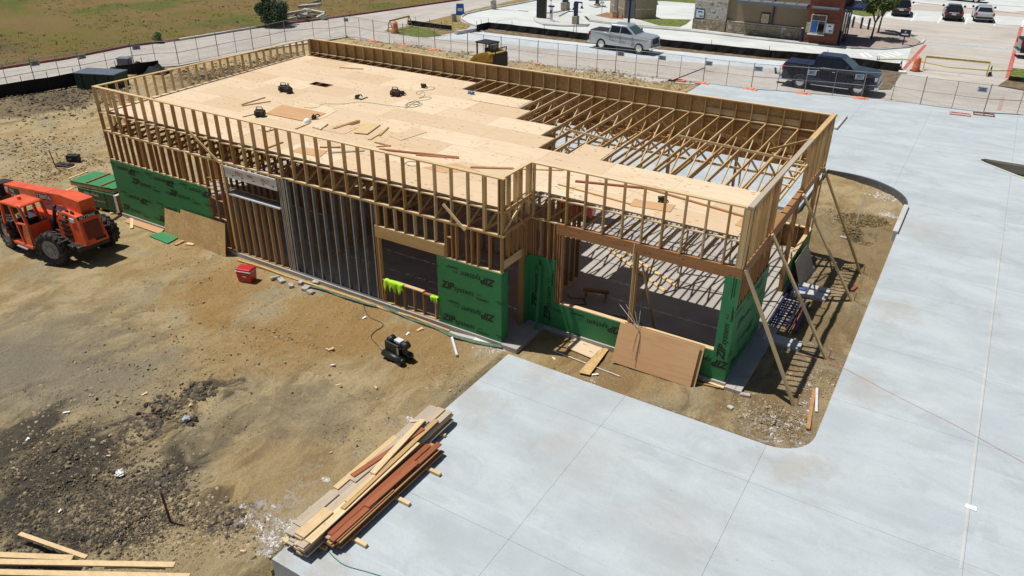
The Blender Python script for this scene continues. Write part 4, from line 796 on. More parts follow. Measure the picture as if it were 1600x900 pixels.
# --- air compressor
t = gthing('air_compressor', 'black portable air compressor with twin tanks on the dirt', 'compressor', 622, 560, -.12); 
for y in (-.2, .18): b = MB(); b.cyl((-.42, y, .16), (.42, y, .16), .11, n=16); b.cyl((-.47, y, .16), (-.42, y, .16), .05, .11, 16); b.cyl((.42, y, .16), (.47, y, .16), .11, .05, 16); b.build('air_tank', 'black_paint' if y > 0 else 'comp_green', t, True)
MB().box((-.1, -.12, .42), (.6, .07, .34)).build('belt_guard', 'comp_green', t, bevel=.02); MB().box((.18, -.158, .4), (.09, .004, .24)).build('label_plate', 'steel_grey', t)
MB().box((-.1, .05, .38), (.62, .28, .14)).build('engine_bed', 'black_plastic', t, bevel=.01); MB().box((.0, .1, .60), (.26, .2, .08)).build('cylinder_head', 'pipe_white', t, bevel=.01)
for x in (-.3, .32): b = MB(); b.cyl((x, -.05, .56), (x, .17, .56), .12, n=14); b.build('engine_housing', 'black_plastic', t, True)
for x in (-.3, .05, .32): MB().cyl((x, .02, .28), (x, .02, .50), .07, .09, 10).build('cylinder', 'steel_dark', t)
b = MB(); b.cyl((.3, -.30, .11), (.3, -.24, .11), .11, n=14); b.cyl((.3, .24, .11), (.3, .30, .11), .11, n=14); b.build('wheel_pair', 'rubber', t)
b = MB(); b.tube([(-.4, -.15, .2), (-.68, -.15, .22)], .014); b.tube([(-.4, .15, .2), (-.66, .15, .23)], .014); b.build('carry_bar', 'steel_grey', t)
cord([(600, 552), (590, 540), (580, 528), (585, 519), (596, 512), (598, 506), (588, 501), (577, 495), (570, 483), (565, 465)], .012, 'cord_black', 'thin dark hose curling from the compressor to the wall', 'hose', GG)
# --- cut lengths, pipes, litter
gboard((509, 546), (515, 549), .04, 'two-inch chip pointing right in the mid dirt field', LP, g='wood chips on the dirt'); 
def scrap(u, v, label, mat='lumber_pale', s=.12, cat='scrap', rz=None, name='scrap'):
    p = GG(u, v); b = MB(); s *= .55; b.box((0, 0, .02), (s*2.4, s*.8, .02), J(3) if rz is None else rz, ry=J(.2)); b.box((s*.7, s*.3, .035), (s*.9, s*.4, .015), J(3), rx=J(.5)); return tag(b.build(name, mat, loc=p), label, cat)
scrap(517, 546, 'cut pale wood offcut left of the compressor', s=.16); scrap(520, 571, 'white paper scrap below the cut offcut', 'white_plastic', .1); scrap(529, 602, 'pale wood square in the middle of the dirt', s=.13); scrap(587, 606, 'thin pale sliver right of the wood square', s=.10); scrap(656, 515, 'pale Y shaped offcuts below the window bay', s=.2)
scrap(637, 522, 'crushed bottle below the window bay', 'white_plastic', .12); scrap(569, 497, 'crumpled white wrapper near the green edging', 'white_plastic', .14); scrap(104, 645, 'pale flat scrap at the edge of the dark soil', 'white_plastic', .13); scrap(226, 616, 'thin pale stick by the dark clods', LP, .14); scrap(297, 634, 'two pinkish sticks among the dark clods', LP, .10)
scrap(94, 799, 'white scrap in the churned dark soil', 'white_plastic', .08); scrap(170, 713, 'pale block in the dark soil', LP, .09); scrap(380, 862, 'short pale stick near the front board stack', LP, .10); scrap(557, 689, 'small chip beside the lumber stack, upper', LP, .05); scrap(517, 708, 'small chip beside the lumber stack, lower', LP, .07)
scrap(703, 611, 'small wooden chip on the paving edge', LP, .07); scrap(43, 687, 'white crushed cup at the left edge', 'white_plastic', .11); scrap(540, 14, 'scrap', LP, .01) if 0 else None
for u, v, t_ in ((291, 657, 'blue and white plastic bag lying among dark clods'), (188, 743, 'white plastic cup lid lying on the dark soil')):
    b = MB()
    for i in range(14): b.box((J(.07), J(.06), .06+J(.03)), (.11, .08, .03), J(3), rx=J(1), ry=J(1))
    tag(b.build('plastic_litter', 'white_plastic' if v > 700 else 'pipe_white', loc=GG(u, v)), t_, 'litter')
gboard((706, 530), (714, 558), .07, 'grey plastic pipe on the dirt near the corner', 'pipe_white', .08, cat='pipe', name='pipe_offcut', g='loose pipes'); 
gsheet([(885, 545), (899, 530), (955, 541), (923, 561)], 'plywood', 'pale plywood sheet lying on the dirt before the low green wall'); gsheet([(904, 585), (934, 551), (955, 543), (921, 589)], 'osb', 'narrow tan board lying across the pale sheet down to the paving', h=.06)
gboard((900, 528), (940, 540), .14, 'stud offcut lying along the top edge of the pale sheet', LP); gboard((1086, 590), (1131, 607), .14, 'pale stud lying at the foot of the front corner', LP); gboard((1056, 592), (1123, 607), .05, 'thin lath in front of the pale stud at the corner', LL); gboard((865, 549), (968, 589), .02, 'thin white conduit on the dirt before the low wall', 'white_plastic', .02, cat='conduit', name='conduit', g='loose conduits'); scrap(930, 586, 'white torn paper by the paving edge', 'white_plastic', .15)
scrap(865, 561, 'white crumpled paper near the doorway', 'white_plastic', .1); scrap(918, 557, 'crumpled litter on the pale sheet', 'white_plastic', .07)
# large plywood leaning on the low wall
for k, (o_, t_) in enumerate(((0, 'large pinkish plywood sheet leaning on the low green shopfront wall'), (.09, 'second plywood sheet hidden behind the large leaning one'))):
    t = thing('leaning_sheet', t_, 'board', (4.62+o_*1.2, 1.05+o_, -.14), -.02)
    w = 1.27; MB().add([(-w, 0, 0), (w, .06, 0), (w, .50, 1.20), (-w, .44, 1.20), (-w, .02, 0), (w, .08, 0), (w, .52, 1.2), (-w, .46, 1.2)], [(0, 1, 2, 3), (7, 6, 5, 4), (0, 4, 5, 1), (1, 5, 6, 2), (2, 6, 7, 3), (3, 7, 4, 0)]).build('sheet', 'plywood_tan', t)
# bundle of reinforcing bars hooked over the sheet
t = thing('wire_bundle', 'loose bundle of thin steel rods hanging over the leaning plywood', 'wire', (3.98, 1.42, 1.1)); 
for a in ((-.45, .5, .62), (-.62, .4, .45), (-.9, .5, .35), (-.2, .6, .75)): b = MB(); b.tube([(0, 0, 0), a], .007, 4); b.build('rod', 'steel_white' if a[0] < -.8 else 'lumber_grey', t)
for a in ((-.05, -.28, -.55), (.03, -.36, -.85), (0, -.3, -.6), (.06, -.2, -.4)): b = MB(); b.tube([(0, 0, 0), a], .009, 4); b.build('rod', LL, t)
# --- silt edging and form board along the front wall
px = [(530, 437), (545, 446), (565, 452), (590, 463), (600, 470)]
def ribbon(px, w, mat, label, name, cat, h=.05, th=.05):
    p = [GG(u, v, h+.03*math.sin(i*2.3)) for i, (u, v) in enumerate(px)]; b = MB()
    for i in range(len(p)-1): b.beam(p[i], p[i+1]+(p[i+1]-p[i])*.04, w*(1+.3*math.sin(i*3.1)), th)
    return tag(b.build(name, mat, bevel=.01), label, cat)
ribbon([(475, 447), (510, 456), (530, 463), (550, 470), (572, 477), (597, 482)], .10, 'silt_green', 'dark green silt sock on the dirt in front of the steel studs', 'silt_sock', 'edging')
ribbon([(600, 482), (622, 491), (645, 500), (660, 506), (680, 513), (700, 522), (712, 529), (735, 534), (765, 540), (785, 545)], .15, 'silt_green', 'faded green silt fabric on the dirt before the corner sheathing', 'silt_fabric', 'edging', .04, .04)
ribbon([(372, 408), (410, 420), (450, 433), (500, 451), (560, 470), (600, 484), (640, 497), (700, 518)], .09, LL, 'weathered form board set along the foot of the front wall', 'form_board', 'board', .03, .1)
ribbon([(700, 519), (740, 530), (790, 547)], .16, 'clod_white', 'pale spilt concrete strip below the corner sheathing', 'concrete_strip', 'concrete', .0, .05)
for i, (u, v) in enumerate(((440, 440), (455, 448), (478, 452), (470, 443), (486, 458), (430, 436), (494, 443))):
    b = MB(); b.box((0, 0, .05), (.25+J(.1), .18+J(.06), .12), J(2), rx=J(.3), ry=J(.3)); tag(b.build('concrete_lump', 'rock', loc=GG(u, v), bevel=.03), 'grey concrete lump on the dirt right of the cool box', 'rubble', 'concrete lumps')
# --- hi-vis clothes on the sill
def cloth(x0, x1, y, z, drop, label, seed):
    r = np.random.default_rng(seed); b = MB(); n = 14; m_ = 7; V = []
    for i in range(n+1):
        x = x0+(x1-x0)*i/n; dr = drop*(.65+.35*math.sin(i*1.7+seed)+.15*r.random())
        for j in range(m_+1):
            t = j/m_; 
            if t < .35: yy = y+.09*(1-t/.35); zz = z+.025
            else: q = (t-.35)/.65; yy = y-.02-.03*math.sin(i*1.1+seed)*q; zz = z+.02-dr*q
            V.append((x+.02*math.sin(j+i), yy, zz+.012*math.sin(i*1.3)))
    F = [(i*(m_+1)+j, (i+1)*(m_+1)+j, (i+1)*(m_+1)+j+1, i*(m_+1)+j+1) for i in range(n) for j in range(m_)]
    b.add(V, F); o = b.build('hi_vis_vest', 'hi_vis', smooth=True); s_ = o.modifiers.new('s', 'SOLIDIFY'); s_.thickness = .02; return tag(o, label, 'vest')
cloth(-4.72, -3.92, -.03, .93, .42, 'yellow-green safety vest hung over the left end of the window sill', 1); cloth(-2.75, -2.47, -.04, .88, .20, 'bunched yellow-green vest on the sill right by the green sheathing', 5)
# --- side yard: pads, rack, leaning panels
for (x0, x1, y0, y1, t_) in ((6.95, 8.15, 8.5, 9.0, 'pale concrete pad at the foot of the farther timber brace'), (6.95, 8.15, 9.15, 9.45, 'narrow farther strip of concrete beside the pale pad'), (6.95, 8.15, 4.75, 5.25, 'shaded concrete strip near the front end of the side wall')):
    b = MB(); b.prism([(x0, y0), (x1, y0), (x1, y1), (x0, y1)], -.3, -.03); tag(b.build('concrete_footing', 'pad_concrete', bevel=.02), t_, 'footing')
b = MB(); b.prism([(RX+.07, S0-.15), (7.25, S0-.15), (7.25, 8), (RX+.07, 8)], -.3, -.05); tag(b.build('concrete_apron', 'slab'), 'concrete strip along the foot of the side wall sheathing', 'apron')
t = thing('steel_rack', 'dark blue steel frames stacked on the ground outside the side opening', 'rack', (6.9, 6.7, -.05), .02)
for k in range(3):
    for x in (0, .55): MB().beam((x+.04*k, -1.0, .08+.1*k), (x+.04*k, 1.0, .08+.1*k), .045, .045).build('rail', 'blue_steel', t)
    for y in (-.9, -.3, .3, .9): MB().beam((.04*k, y, .08+.1*k), (.55+.04*k, y, .08+.1*k), .04, .04).build('rung', 'blue_steel', t)
for k in range(4): MB().beam((.75+.05*k, -1.0, .05), (.72+.05*k, 1.1, .05+.03*k), .05, .05).build('tube', 'blue_steel' if k % 2 else 'lumber_red', t)
t = thing('leaning_board', 'weathered grey sheet leaning against the low green wall at the side opening', 'board', (7.15, 10.0, -.3), 0)
MB().add([(.05, -.9, 0), (.12, .95, 0), (-.33, .95, 1.15), (-.36, -.9, 1.15), (.07, -.9, .01), (.14, .95, .01), (-.31, .95, 1.16), (-.34, -.9, 1.16)], [(0, 1, 2, 3), (7, 6, 5, 4), (0, 4, 5, 1), (1, 5, 6, 2), (2, 6, 7, 3), (3, 7, 4, 0)]).build('sheet', 'lumber_grey', t)
t = thing('wrapped_roll', 'blue wrapped roll lying on the ground below the leaning grey sheet', 'roll', (6.9, 8.75, -.1)); b = MB(); b.cyl((-.1, 0, .08), (.5, .05, .08), .08, n=12); b.build('roll', 'blue_wrap', t, True); MB().cyl((.5, .05, .08), (.56, .055, .08), .085, n=12).build('end', 'pipe_white', t)
gboard((1262, 672), (1272, 610), .10, 'reddish stud lying on the dirt at the paving corner', LO); gboard((1275, 645), (1276, 608), .07, 'white dusted board lying on the dirt at the paving corner', 'pipe_white'); gboard((1330, 455), (1338, 448), .12, 'short red brick coloured offcut near the paving edge', 'lumber_red')
t = thing('survey_pole', 'thin white pole standing beside the dug up dirt mound', 'pole', GG(1338, 350)); MB().cyl((0, 0, -.1), (.05, 0, 1.35), .018).build('rod', 'white_plastic', t); MB().cyl((.05, 0, 1.35), (.052, 0, 1.42), .03).build('cap', 'white_plastic', t)
b = MB(); b.prism([(9.28, 15.9), (9.5, 15.9), (9.5, 19.3), (9.28, 19.3)], -.5, .12); tag(b.build('kerb_piece', 'kerb_concrete', bevel=.03), 'pale raised kerb piece at the edge of the new paving', 'kerb')
b = MB(); b.prism([(4.1, 30), (4.3, 30), (4.3, 33.1), (4.1, 33.3)], -.3, .12); tag(b.build('kerb_piece', 'kerb_concrete', bevel=.03), 'short kerb piece behind the rear right building corner', 'kerb')
cord([(1247, 555), (1285, 562), (1318, 575), (1400, 618), (1500, 668), (1600, 723), (1660, 756)], .005, 'string_red', 'red string line stretched over the new paving', 'string line', lambda u, v: G(u, v, .0), 'string_line', 0)
tag(MB().add([(-.12, -.07, 0), (.12, -.09, .005), (.13, .06, .02), (-.11, .08, .004)], [(0, 1, 2, 3)]).build('paper', 'white_plastic', loc=G(1517, 792.5, -.01)), 'white sheet of paper lying on the paving joint', 'paper')
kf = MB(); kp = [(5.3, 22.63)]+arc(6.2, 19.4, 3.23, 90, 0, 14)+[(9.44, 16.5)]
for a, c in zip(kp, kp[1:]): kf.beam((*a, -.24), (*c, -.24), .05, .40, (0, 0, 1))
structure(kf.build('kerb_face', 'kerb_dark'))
o = MB().box((0, 0, 0), (.04, 19.6, .006)).build('joint_filler', 'kerb_concrete', loc=(13.22, 7.5, -.017)); structure(o)
# --- lumber stacks on the paving
def stack(t, x0, x1, y0, y1, layers, mats, w=.14, th=.04, zb=.09):
    z = zb
    for l in range(layers):
        x = x0+J(.03)
        while x < x1-.05:
            ww = random.choice((w, w*1.35, w)); ww = min(ww, x1-x+.04); a = y0+J(.10); b_ = y1+J(.10)
            if l == layers-1 and random.random() < .5: b_ -= random.random()*2.2
            MB_ = board('plank', (x+ww/2, a, z+th/2), (x+ww/2+J(.02), b_, z+th/2), ww-.006, th-.004, random.choice(mats), t, (0, 0, 1)); x += ww
        z += th
    return z
G1 = ('lumber_grey', 'lumber_grey', LP, LL, 'lumber_grey'); G2 = ('lumber_red',)
t = thing('lumber_stack', 'tall stack of weathered boards lying along the paving edge with loose boards on top', 'lumber stack', (.52, -9.6, -.02), .012)
for y in (.4, 1.9, 3.4, 4.9): board('dunnage', (-.05, y, .045), (.75, y, .045), .09, .08, LP, t, (0, 0, 1))
zt1 = stack(t, -.08, .62, 0, 5.45, 7, G1); zt1 = stack(t, -.08, .62, .02, 5.45, 2, ('lumber_grey', 'lumber_grey', 'lumber_grey', LP), w=.23, zb=zt1)
for a, b_, w, dz_, m_ in (((.12, 2.0), (.25, 4.75), .24, .02, 'lumber_grey'), ((.42, 2.4), (.25, 4.6), .16, .07, LP), ((.05, 2.1), (.42, 4.4), .14, .05, 'lumber_red'), ((.48, 1.4), (.45, 3.1), .1, .03, LP), ((.3, 4.65), (.05, 4.35), .07, .1, LP), ((.55, 1.2), (.5, 4.9), .12, .02, LL), ((.02, .3), (.05, 1.5), .26, .02, 'lumber_grey'), ((.3, .1), (.32, 1.0), .28, .03, LP), ((-.03, 1.6), (.0, 3.8), .16, .02, LP)):
    board('plank', (*a, zt1+dz_), (*b_, zt1+dz_+.05*(dz_ > .06)), w, .036, m_, t, (0, 0, 1))
t = thing('lumber_stack', 'lower stack of red brown boards on blocks beside the tall grey stack', 'lumber stack', (1.27, -9.1, -.02), -.012)
for y in (.45, 1.95, 3.15): board('dunnage', (-.1, y, .045), (.68, y, .045), .1, .08, LP, t, (0, 0, 1))
z2 = stack(t, -.1, .26, .0, 3.75, 6, (LO, 'lumber_grey', LO)); board('plank', (-.02, .05, z2+.02), (-.02, 3.6, z2+.02), .15, .036, 'lumber_red', t, (0, 0, 1)); board('plank', (.14, -.05, z2+.02), (.15, 1.35, z2+.02), .15, .036, 'lumber_red', t, (0, 0, 1)); board('plank', (.13, 1.1, z2+.058), (.15, 2.9, z2+.058), .15, .036, 'lumber_red', t, (0, 0, 1)); board('plank', (.16, 2.8, z2+.02), (.17, 3.8, z2+.02), .15, .036, 'lumber_red', t, (0, 0, 1))
# --- pale studs at the bottom left corner of the view
for a, b_, w, h_, t_, m_ in (((-120, 893), (278, 900), .14, .30, 'pale plank across the bottom left corner, nearest the camera', LP), ((-120, 878), (120, 888), .14, .28, 'second pale plank at the bottom left corner, with a lump of soil on it', LP), ((36, 847), (140, 884), .10, .22, 'pale stud slanting down to the planks at the bottom left', LP), ((160, 886), (255, 888), .04, .10, 'thin green painted strip right of the pale planks', 'silt_green'), ((-120, 907), (300, 916), .14, .26, 'pale plank at the very bottom edge of the view', LP)):
    gboard(a, b_, w, t_, m_, ha=h_, hb=h_)
tag(MB().box((0, 0, .0), (.12, .10, .09), .5).build('soil_lump', 'clod', loc=GG(66, 881, .24), bevel=.03), 'brown lump of soil lying on the pale planks', 'lump')
cord([(513, 850), (514, 862), (530, 878), (545, 886), (570, 893), (600, 902)], .010, 'hose_green', 'thin dark green cord on the paving by the lumber stacks', 'cord', lambda u, v: G(u, v, -.02), 'cord', .008)
gsheet([(656, 893), (664, 889), (680, 893), (676, 901)], 'cardboard', 'flat brown scrap on the paving at the bottom edge', h=.125) if 0 else None
# --- clods, gravel
def lumps(name, spots, mat, seed, smin=.02, smax=.08):
    r = np.random.default_rng(seed); V = []; F = []; base = [(1, 0, 0), (0, 1, 0), (-1, 0, 0), (0, -1, 0), (.1, .1, 1)]; n0 = 0
    ico = [Vector(v).normalized() for v in ((1, .1, .1), (.3, 1, .0), (-.9, .4, .1), (-.5, -.9, 0), (.6, -.8, .1), (.5, .3, .85), (-.5, 0, .9), (.1, -.6, .8))]
    fcs = [(0, 1, 5), (1, 2, 6), (1, 6, 5), (2, 3, 6), (3, 4, 7), (3, 7, 6), (4, 0, 7), (0, 5, 7), (5, 6, 7)]
    for (c, rad, n, big) in spots:
        for i in range(n):
            a = r.random()*6.283; d = rad*math.sqrt(r.random())*(.5+.7*r.random()); x, y = c[0]+d*math.cos(a), c[1]+d*math.sin(a)*.8
            if (LX-.1 < x < RX+.2 and -.1 < y < DY+.2) or (x > .25 and y < -.5 and y > -10) or x > 9.6: continue
            s = (smin+(smax-smin)*r.random()**3.5)*big; z = gz(x, y)-.15*s; t = r.random()*6.28; ct, st_ = math.cos(t), math.sin(t); k = (.7+.6*r.random(), .7+.6*r.random(), .45+.5*r.random())
            for v in ico:
                jx = .75+.5*r.random(); V.append((x+s*jx*(v.x*ct*k[0]-v.y*st_*k[1]), y+s*jx*(v.x*st_*k[0]+v.y*ct*k[1]), z+s*v.z*k[2]*jx))
            F += [[q+n0 for q in f] for f in fcs]; n0 += 8
    me = bpy.data.meshes.new(name); me.from_pydata(V, [], F); me.materials.append(MT[mat]); o = bpy.data.objects.new(name, me); COL.objects.link(o); o['kind'] = 'stuff'; return o
Q = lambda u, v: G(u, v)
def stuffl(o, l, c): o['label'] = l; o['category'] = c
stuffl(lumps('soil_clods', [(Q(90, 740), 2.4, 3400, .5), (Q(200, 800), 1.7, 3000, .6), (Q(60, 830), 1.5, 900, .8), (Q(310, 612), .55, 260, 1.2), (Q(260, 630), .6, 160, 1.1), (Q(235, 662), .6, 130, 1.3), (Q(290, 660), .4, 60, 1.1), (Q(215, 690), .5, 50, 1), (Q(240, 760), 1.2, 900, .9), (Q(345, 812), .7, 260, .9), (Q(60, 160), 7, 1500, 1.3), (Q(130, 155), 4, 600, 1.3), (Q(350, 118), 4, 1200, 1.5), (Q(420, 105), 4, 1200, 1.5), (Q(460, 92), 3, 700, 1.5)], 'clod', 3, .018, .10), 'dark clods of churned soil', 'soil')
m, nt, N, L, P = nodes('clod_brown'); rn = N.new('ShaderNodeNewGeometry').outputs['Random Per Island']
L.new(mix(N, L, ramp(N, L, rn, 0, 1), (.07, .05, .025), (.21, .145, .065)), P.inputs['Base Color']); P.inputs['Roughness'].default_value = 1
stuffl(lumps('soil_mound', [(Q(1338, 340), .85, 900, 1.2), (Q(1368, 340), .6, 400, 1.1), (Q(1330, 355), .5, 250, 1.0), (Q(1352, 372), .35, 120, 1.0), (Q(60, 230), 3, 500, 1.2), (Q(110, 258), 2.5, 500, 1.0), (Q(60, 270), 2.5, 500, 1.0), (Q(1230, 660), .8, 250, .6), (Q(860, 540), .5, 150, .6)], 'clod_brown', 21), 'brown clods of dug up soil', 'soil')
stuffl(lumps('soil_crumbs', [(Q(1320, 330), 1.6, 300, .8), (Q(1300, 420), 1.4, 350, .7), (Q(1280, 600), 1.0, 400, .7), (Q(1050, 620), 1.5, 900, .6), (Q(900, 590), .9, 300, .6), (Q(1200, 650), 1.2, 700, .7), (Q(350, 500), 5, 900, .6), (Q(180, 650), 4, 1500, .7), (Q(250, 820), 1.8, 1300, .8), (Q(420, 400), 2, 300, .7), (Q(500, 500), 3.5, 700, .6), (Q(700, 590), 1.2, 400, .6), (Q(560, 660), 1.6, 300, .5), (Q(650, 80), 9, 1200, 1.8), (Q(850, 118), 8, 1500, 1.8), (Q(1000, 128), 5, 900, 1.8), (Q(100, 240), 5, 500, 1.2), (Q(300, 400), 2.5, 300, .7), (Q(380, 830), 1, 500, .8)], 'clod_tan', 4), 'crumbs of tan soil', 'soil')
rr = random.Random(4); edge = [(Vector((.30-abs(rr.gauss(0, .22))-.12*(y_ < -8.4), y_, 0)), .05+.16*rr.random(), int(8+40*rr.random()**2), .45+.4*rr.random()) for y_ in [-9.9+.085*k for k in range(70)]]
edge += [(Q(415+rr.gauss(0, 14), 828+rr.gauss(0, 16)), .05+.15*rr.random(), 20, .55) for k in range(26)]+[(Q(1215+rr.gauss(0, 34), 672+rr.gauss(0, 14)), .05+.2*rr.random(), 12, .45) for k in range(26)]+[(Q(1268+rr.gauss(0, 10), 600+rr.gauss(0, 34)), .05+.2*rr.random(), 10, .45) for k in range(18)]
stuffl(lumps('concrete_crumbs', edge+[(Q(1385, 300), .8, 240, .8), (Q(925, 590), .3, 100, .5), (Q(1390, 330), .5, 130, .8), (Q(760, 545), .5, 160, .5)], 'clod_white', 5), 'white crumbs of spilt concrete', 'rubble')
for u, v, t_ in ((1164, 618, 'pale flat stone before the front corner, left one'), (1141, 638, 'small pale stone nearer the paving'), (1318, 372, 'small white stone beside the dug mound')):
    tag(MB().box((0, 0, .03), (.3 if u > 1150 else .18, .14, .09), J(1)).build('stone', 'rock', loc=GG(u, v), bevel=.03), t_, 'stone')
# ================================================================== TELESCOPIC HANDLER
T = thing('telehandler', 'orange four wheel telescopic handler parked left of the building, tail towards the camera', 'telehandler', (-18.72, -3.22, -.15), math.pi)
# local frame: +x is the machine's front (it points left in the picture), +y the side nearest the camera
def tyre(par, x, y, r, w, steer=0, rim='steel_grey', name='wheel', lug=18):
    t = bpy.data.objects.new(name, None); COL.objects.link(t); t.parent = par; t.location = (x, y, r); t.rotation_euler = (0, 0, steer); t.empty_display_size = .2
    b = MB(); n = 28; prof = [(r*.60, -w/2*.8), (r*.86, -w/2), (r*.96, -w/2*.85), (r*.96, w/2*.85), (r*.86, w/2), (r*.60, w/2*.8)]
    V = [(q*math.cos(2*math.pi*i/n), s_, q*math.sin(2*math.pi*i/n)) for i in range(n) for q, s_ in prof]; m_ = len(prof)
    b.add(V, [(i*m_+j, ((i+1) % n)*m_+j, ((i+1) % n)*m_+(j+1) % m_, i*m_+(j+1) % m_) for i in range(n) for j in range(m_)])
    if lug:
        for i in range(lug):
            for sd in (-1, 1):
                a = 2*math.pi*(i+.5*(sd > 0))/lug; c, s_ = math.cos(a), math.sin(a); c2, s2 = math.cos(a+.22), math.sin(a+.22); rr = r*1.0
                b.beam((c*rr*.975, sd*w*.02, s_*rr*.975), (c2*rr*.965, sd*w*.44, s2*rr*.965), .085*r/.65, .06*r/.65, (c, 0, s_))
                b.beam((c2*rr*.95, sd*w*.47, s2*rr*.95), (c2*rr*.82, sd*w*.50, s2*rr*.82), .07, .05, (0, 1, 0))
    b.build('tyre', 'rubber', t)
    b = MB(); b.cyl((0, -w*.36, 0), (0, w*.30, 0), r*.6, n=24); o_ = b.build('rim', rim, t, False)
    for sd in (-1, 1):
        b = MB(); b.cyl((0, sd*w*.30, 0), (0, sd*w*.42, 0), r*.61, r*.61, 24, cap=False); b.cyl((0, sd*w*.30, 0), (0, sd*w*.38, 0), r*.26, r*.22, 14)
        for k in range(5 if not lug else 8): a = 2*math.pi*k/(5 if not lug else 8); (b.beam((math.cos(a)*r*.2, sd*w*.34, math.sin(a)*r*.2), (math.cos(a)*r*.56, sd*w*.37, math.sin(a)*r*.56), r*.17, w*.05, (0, 1, 0)) if not lug else b.cyl((math.cos(a)*r*.33, sd*w*.30, math.sin(a)*r*.33), (math.cos(a)*r*.33, sd*w*.37, math.sin(a)*r*.33), .03, n=6))
        b.build('rim', rim, t)
    return t
OP = 'orange_paint'
for x, s_ in ((1.75, -.12), (-1.28, .30)):
    for y in (1.0, -1.0): tyre(T, x, y, .66, .42, s_, lug=20)
b = MB(); b.beam((-2.1, 0, .85), (2.2, 0, .85), .75, .42); b.build('chassis', 'steel_dark', T, bevel=.03)
for x in (1.75, -1.45): b = MB(); b.beam((x, -.95, .66), (x, .95, .66), .24, .22, (1, 0, 0)); b.cyl((x, -.2, .66), (x, .2, .66), .24); b.build('axle', 'steel_dark', T)
# engine hood at the tail, tapering upwards
b = MB(); b.add([(-2.30, -.62, .78), (-.95, -.62, .85), (-.95, .46, .85), (-2.30, .46, .78), (-2.56, -.52, .84), (-2.34, -.46, 1.93), (-1.15, -.46, 1.98), (-1.0, .42, 1.62), (-1.35, .36, 1.98), (-2.34, .34, 1.93), (-2.56, .40, .84), (-.95, -.6, 1.8)],
    [(0, 3, 2, 1), (0, 4, 10, 3), (4, 5, 9, 10), (5, 6, 8, 9), (3, 10, 9, 8, 7, 2), (0, 1, 11, 6, 5, 4), (1, 2, 7, 11), (6, 11, 7, 8)]); b.build('engine_hood', OP, T, bevel=.03)
MB().box((-2.47, -.06, 1.36), (.03, .62, .66), ry=R(11.5)).build('grille', 'grille_red', T, bevel=.01)
for k in range(4): MB().box((-1.45-.03*k, .435-.0*k, 1.62-.19*k), (.46, .05, .10), rx=R(-3)).build('louvre', 'black_plastic', T)
MB().box((-1.55, .385, 1.82), (.26, .05, .13)).build('badge', 'black_plastic', T); MB().box((-2.0, .395, 1.76), (.28, .04, .15)).build('decal', 'steel_white', T)
lettering([('A8', 0, 0, .14, .2, .01)], 'print', 'white_plastic', T, (-1.46, .415, 1.77), (-1, 0, 0), (0, 0, 1))
MB().box((-2.37, -.05, 1.90), (.05, .86, .13), ry=R(14)).build('tail_strip', 'black_plastic', T)
lettering([('SKYTRAK', 0, 0, .15, .15, .012)], 'print', 'white_plastic', T, (-2.40, .33, 1.85), (0, -1, 0), (.2, 0, 1), .012)
MB().box((-2.535, -.22, .97), (.03, .42, .10), ry=R(11.5)).build('plate', 'black_plastic', T); lettering([('RENTAL', 0, 0, .10, 0, .012)], 'print', 'white_plastic', T, (-2.545, -.02, .93), (0, -1, 0), (.2, 0, 1), .012)
for y in (.75, -.78): MB().box((-1.35, y, 1.02), (1.0, .34, .06)).build('mud_guard', 'steel_dark', T, bevel=.02)
MB().box((-1.9, .62, .80), (.7, .30, .18)).build('battery_box', 'black_plastic', T, bevel=.03)
b = MB(); b.box((-2.28, 0.05, .74), (.35, 1.25, .24)); b.build('counterweight', 'black_plastic', T, bevel=.05)
# boom: long box, flared pivot end
bm_ = lambda x, z: (x, z)
b = MB(); b.side([(-2.15, 1.92), (-2.15, 2.42), (-1.0, 2.44), (3.6, 1.98), (3.6, 1.56), (-.9, 1.98), (-1.3, 1.90)], -.46, .02); b.build('boom', OP, T, bevel=.02)
b = MB(); b.side([(-2.20, 1.80), (-2.20, 2.46), (-.80, 2.48), (-.95, 2.06), (-1.4, 1.82)], -.52, .08); b.build('boom_root', OP, T, bevel=.02)
b = MB(); b.side([(3.3, 1.50), (3.3, 2.05), (4.0, 1.98), (4.3, 1.2), (4.1, .9), (3.9, 1.2), (3.7, 1.5)], -.42, .25); b.build('boom_head', 'black_plastic', T, bevel=.03)
for y in (-.5, .35): MB().beam((4.25, y, .3), (5.4, y, .26), .12, .05).build('fork', 'steel_dark', T)
MB().box((4.25, -.05, .7), (.08, 1.2, .8)).build('carriage', 'steel_dark', T, bevel=.02)
MB().box((.35, .028, 2.08), (1.05, .012, .24), ry=R(5.7)).build('nameplate', 'black_plastic', T); lettering([('T RENTAL', 0, 0, .23, 0, .012)], 'print', 'white_plastic', T, (.80, .036, 1.965), (-1, 0, .1), (.1, 0, 1)); 
MB().box((2.55, .028, 1.86), (.75, .012, .24), ry=R(5.7)).build('nameplate', 'black_plastic', T); lettering([('TH', 0, 0, .23, 0, .012)], 'print', 'white_plastic', T, (2.85, .036, 1.745), (-1, 0, .1), (.1, 0, 1)); b = MB(); b.cyl((3.15, .025, 1.80), (3.15, .04, 1.80), .12, n=16); b.build('emblem', 'steel_white', T)
for x in (-1.55, -1.2): MB().beam((x, .3, .95), (x-.35, .25, 2.05), .07, .14, (1, 0, 0)).build('boom_post', 'black_plastic', T)
b = MB(); b.cyl((-.35, .3, 1.0), (-.75, .25, 2.05), .07, n=10); b.cyl((-.25, .3, .8), (-.5, .27, 1.5), .10, n=10); b.build('lift_cylinder', 'black_plastic', T, True)
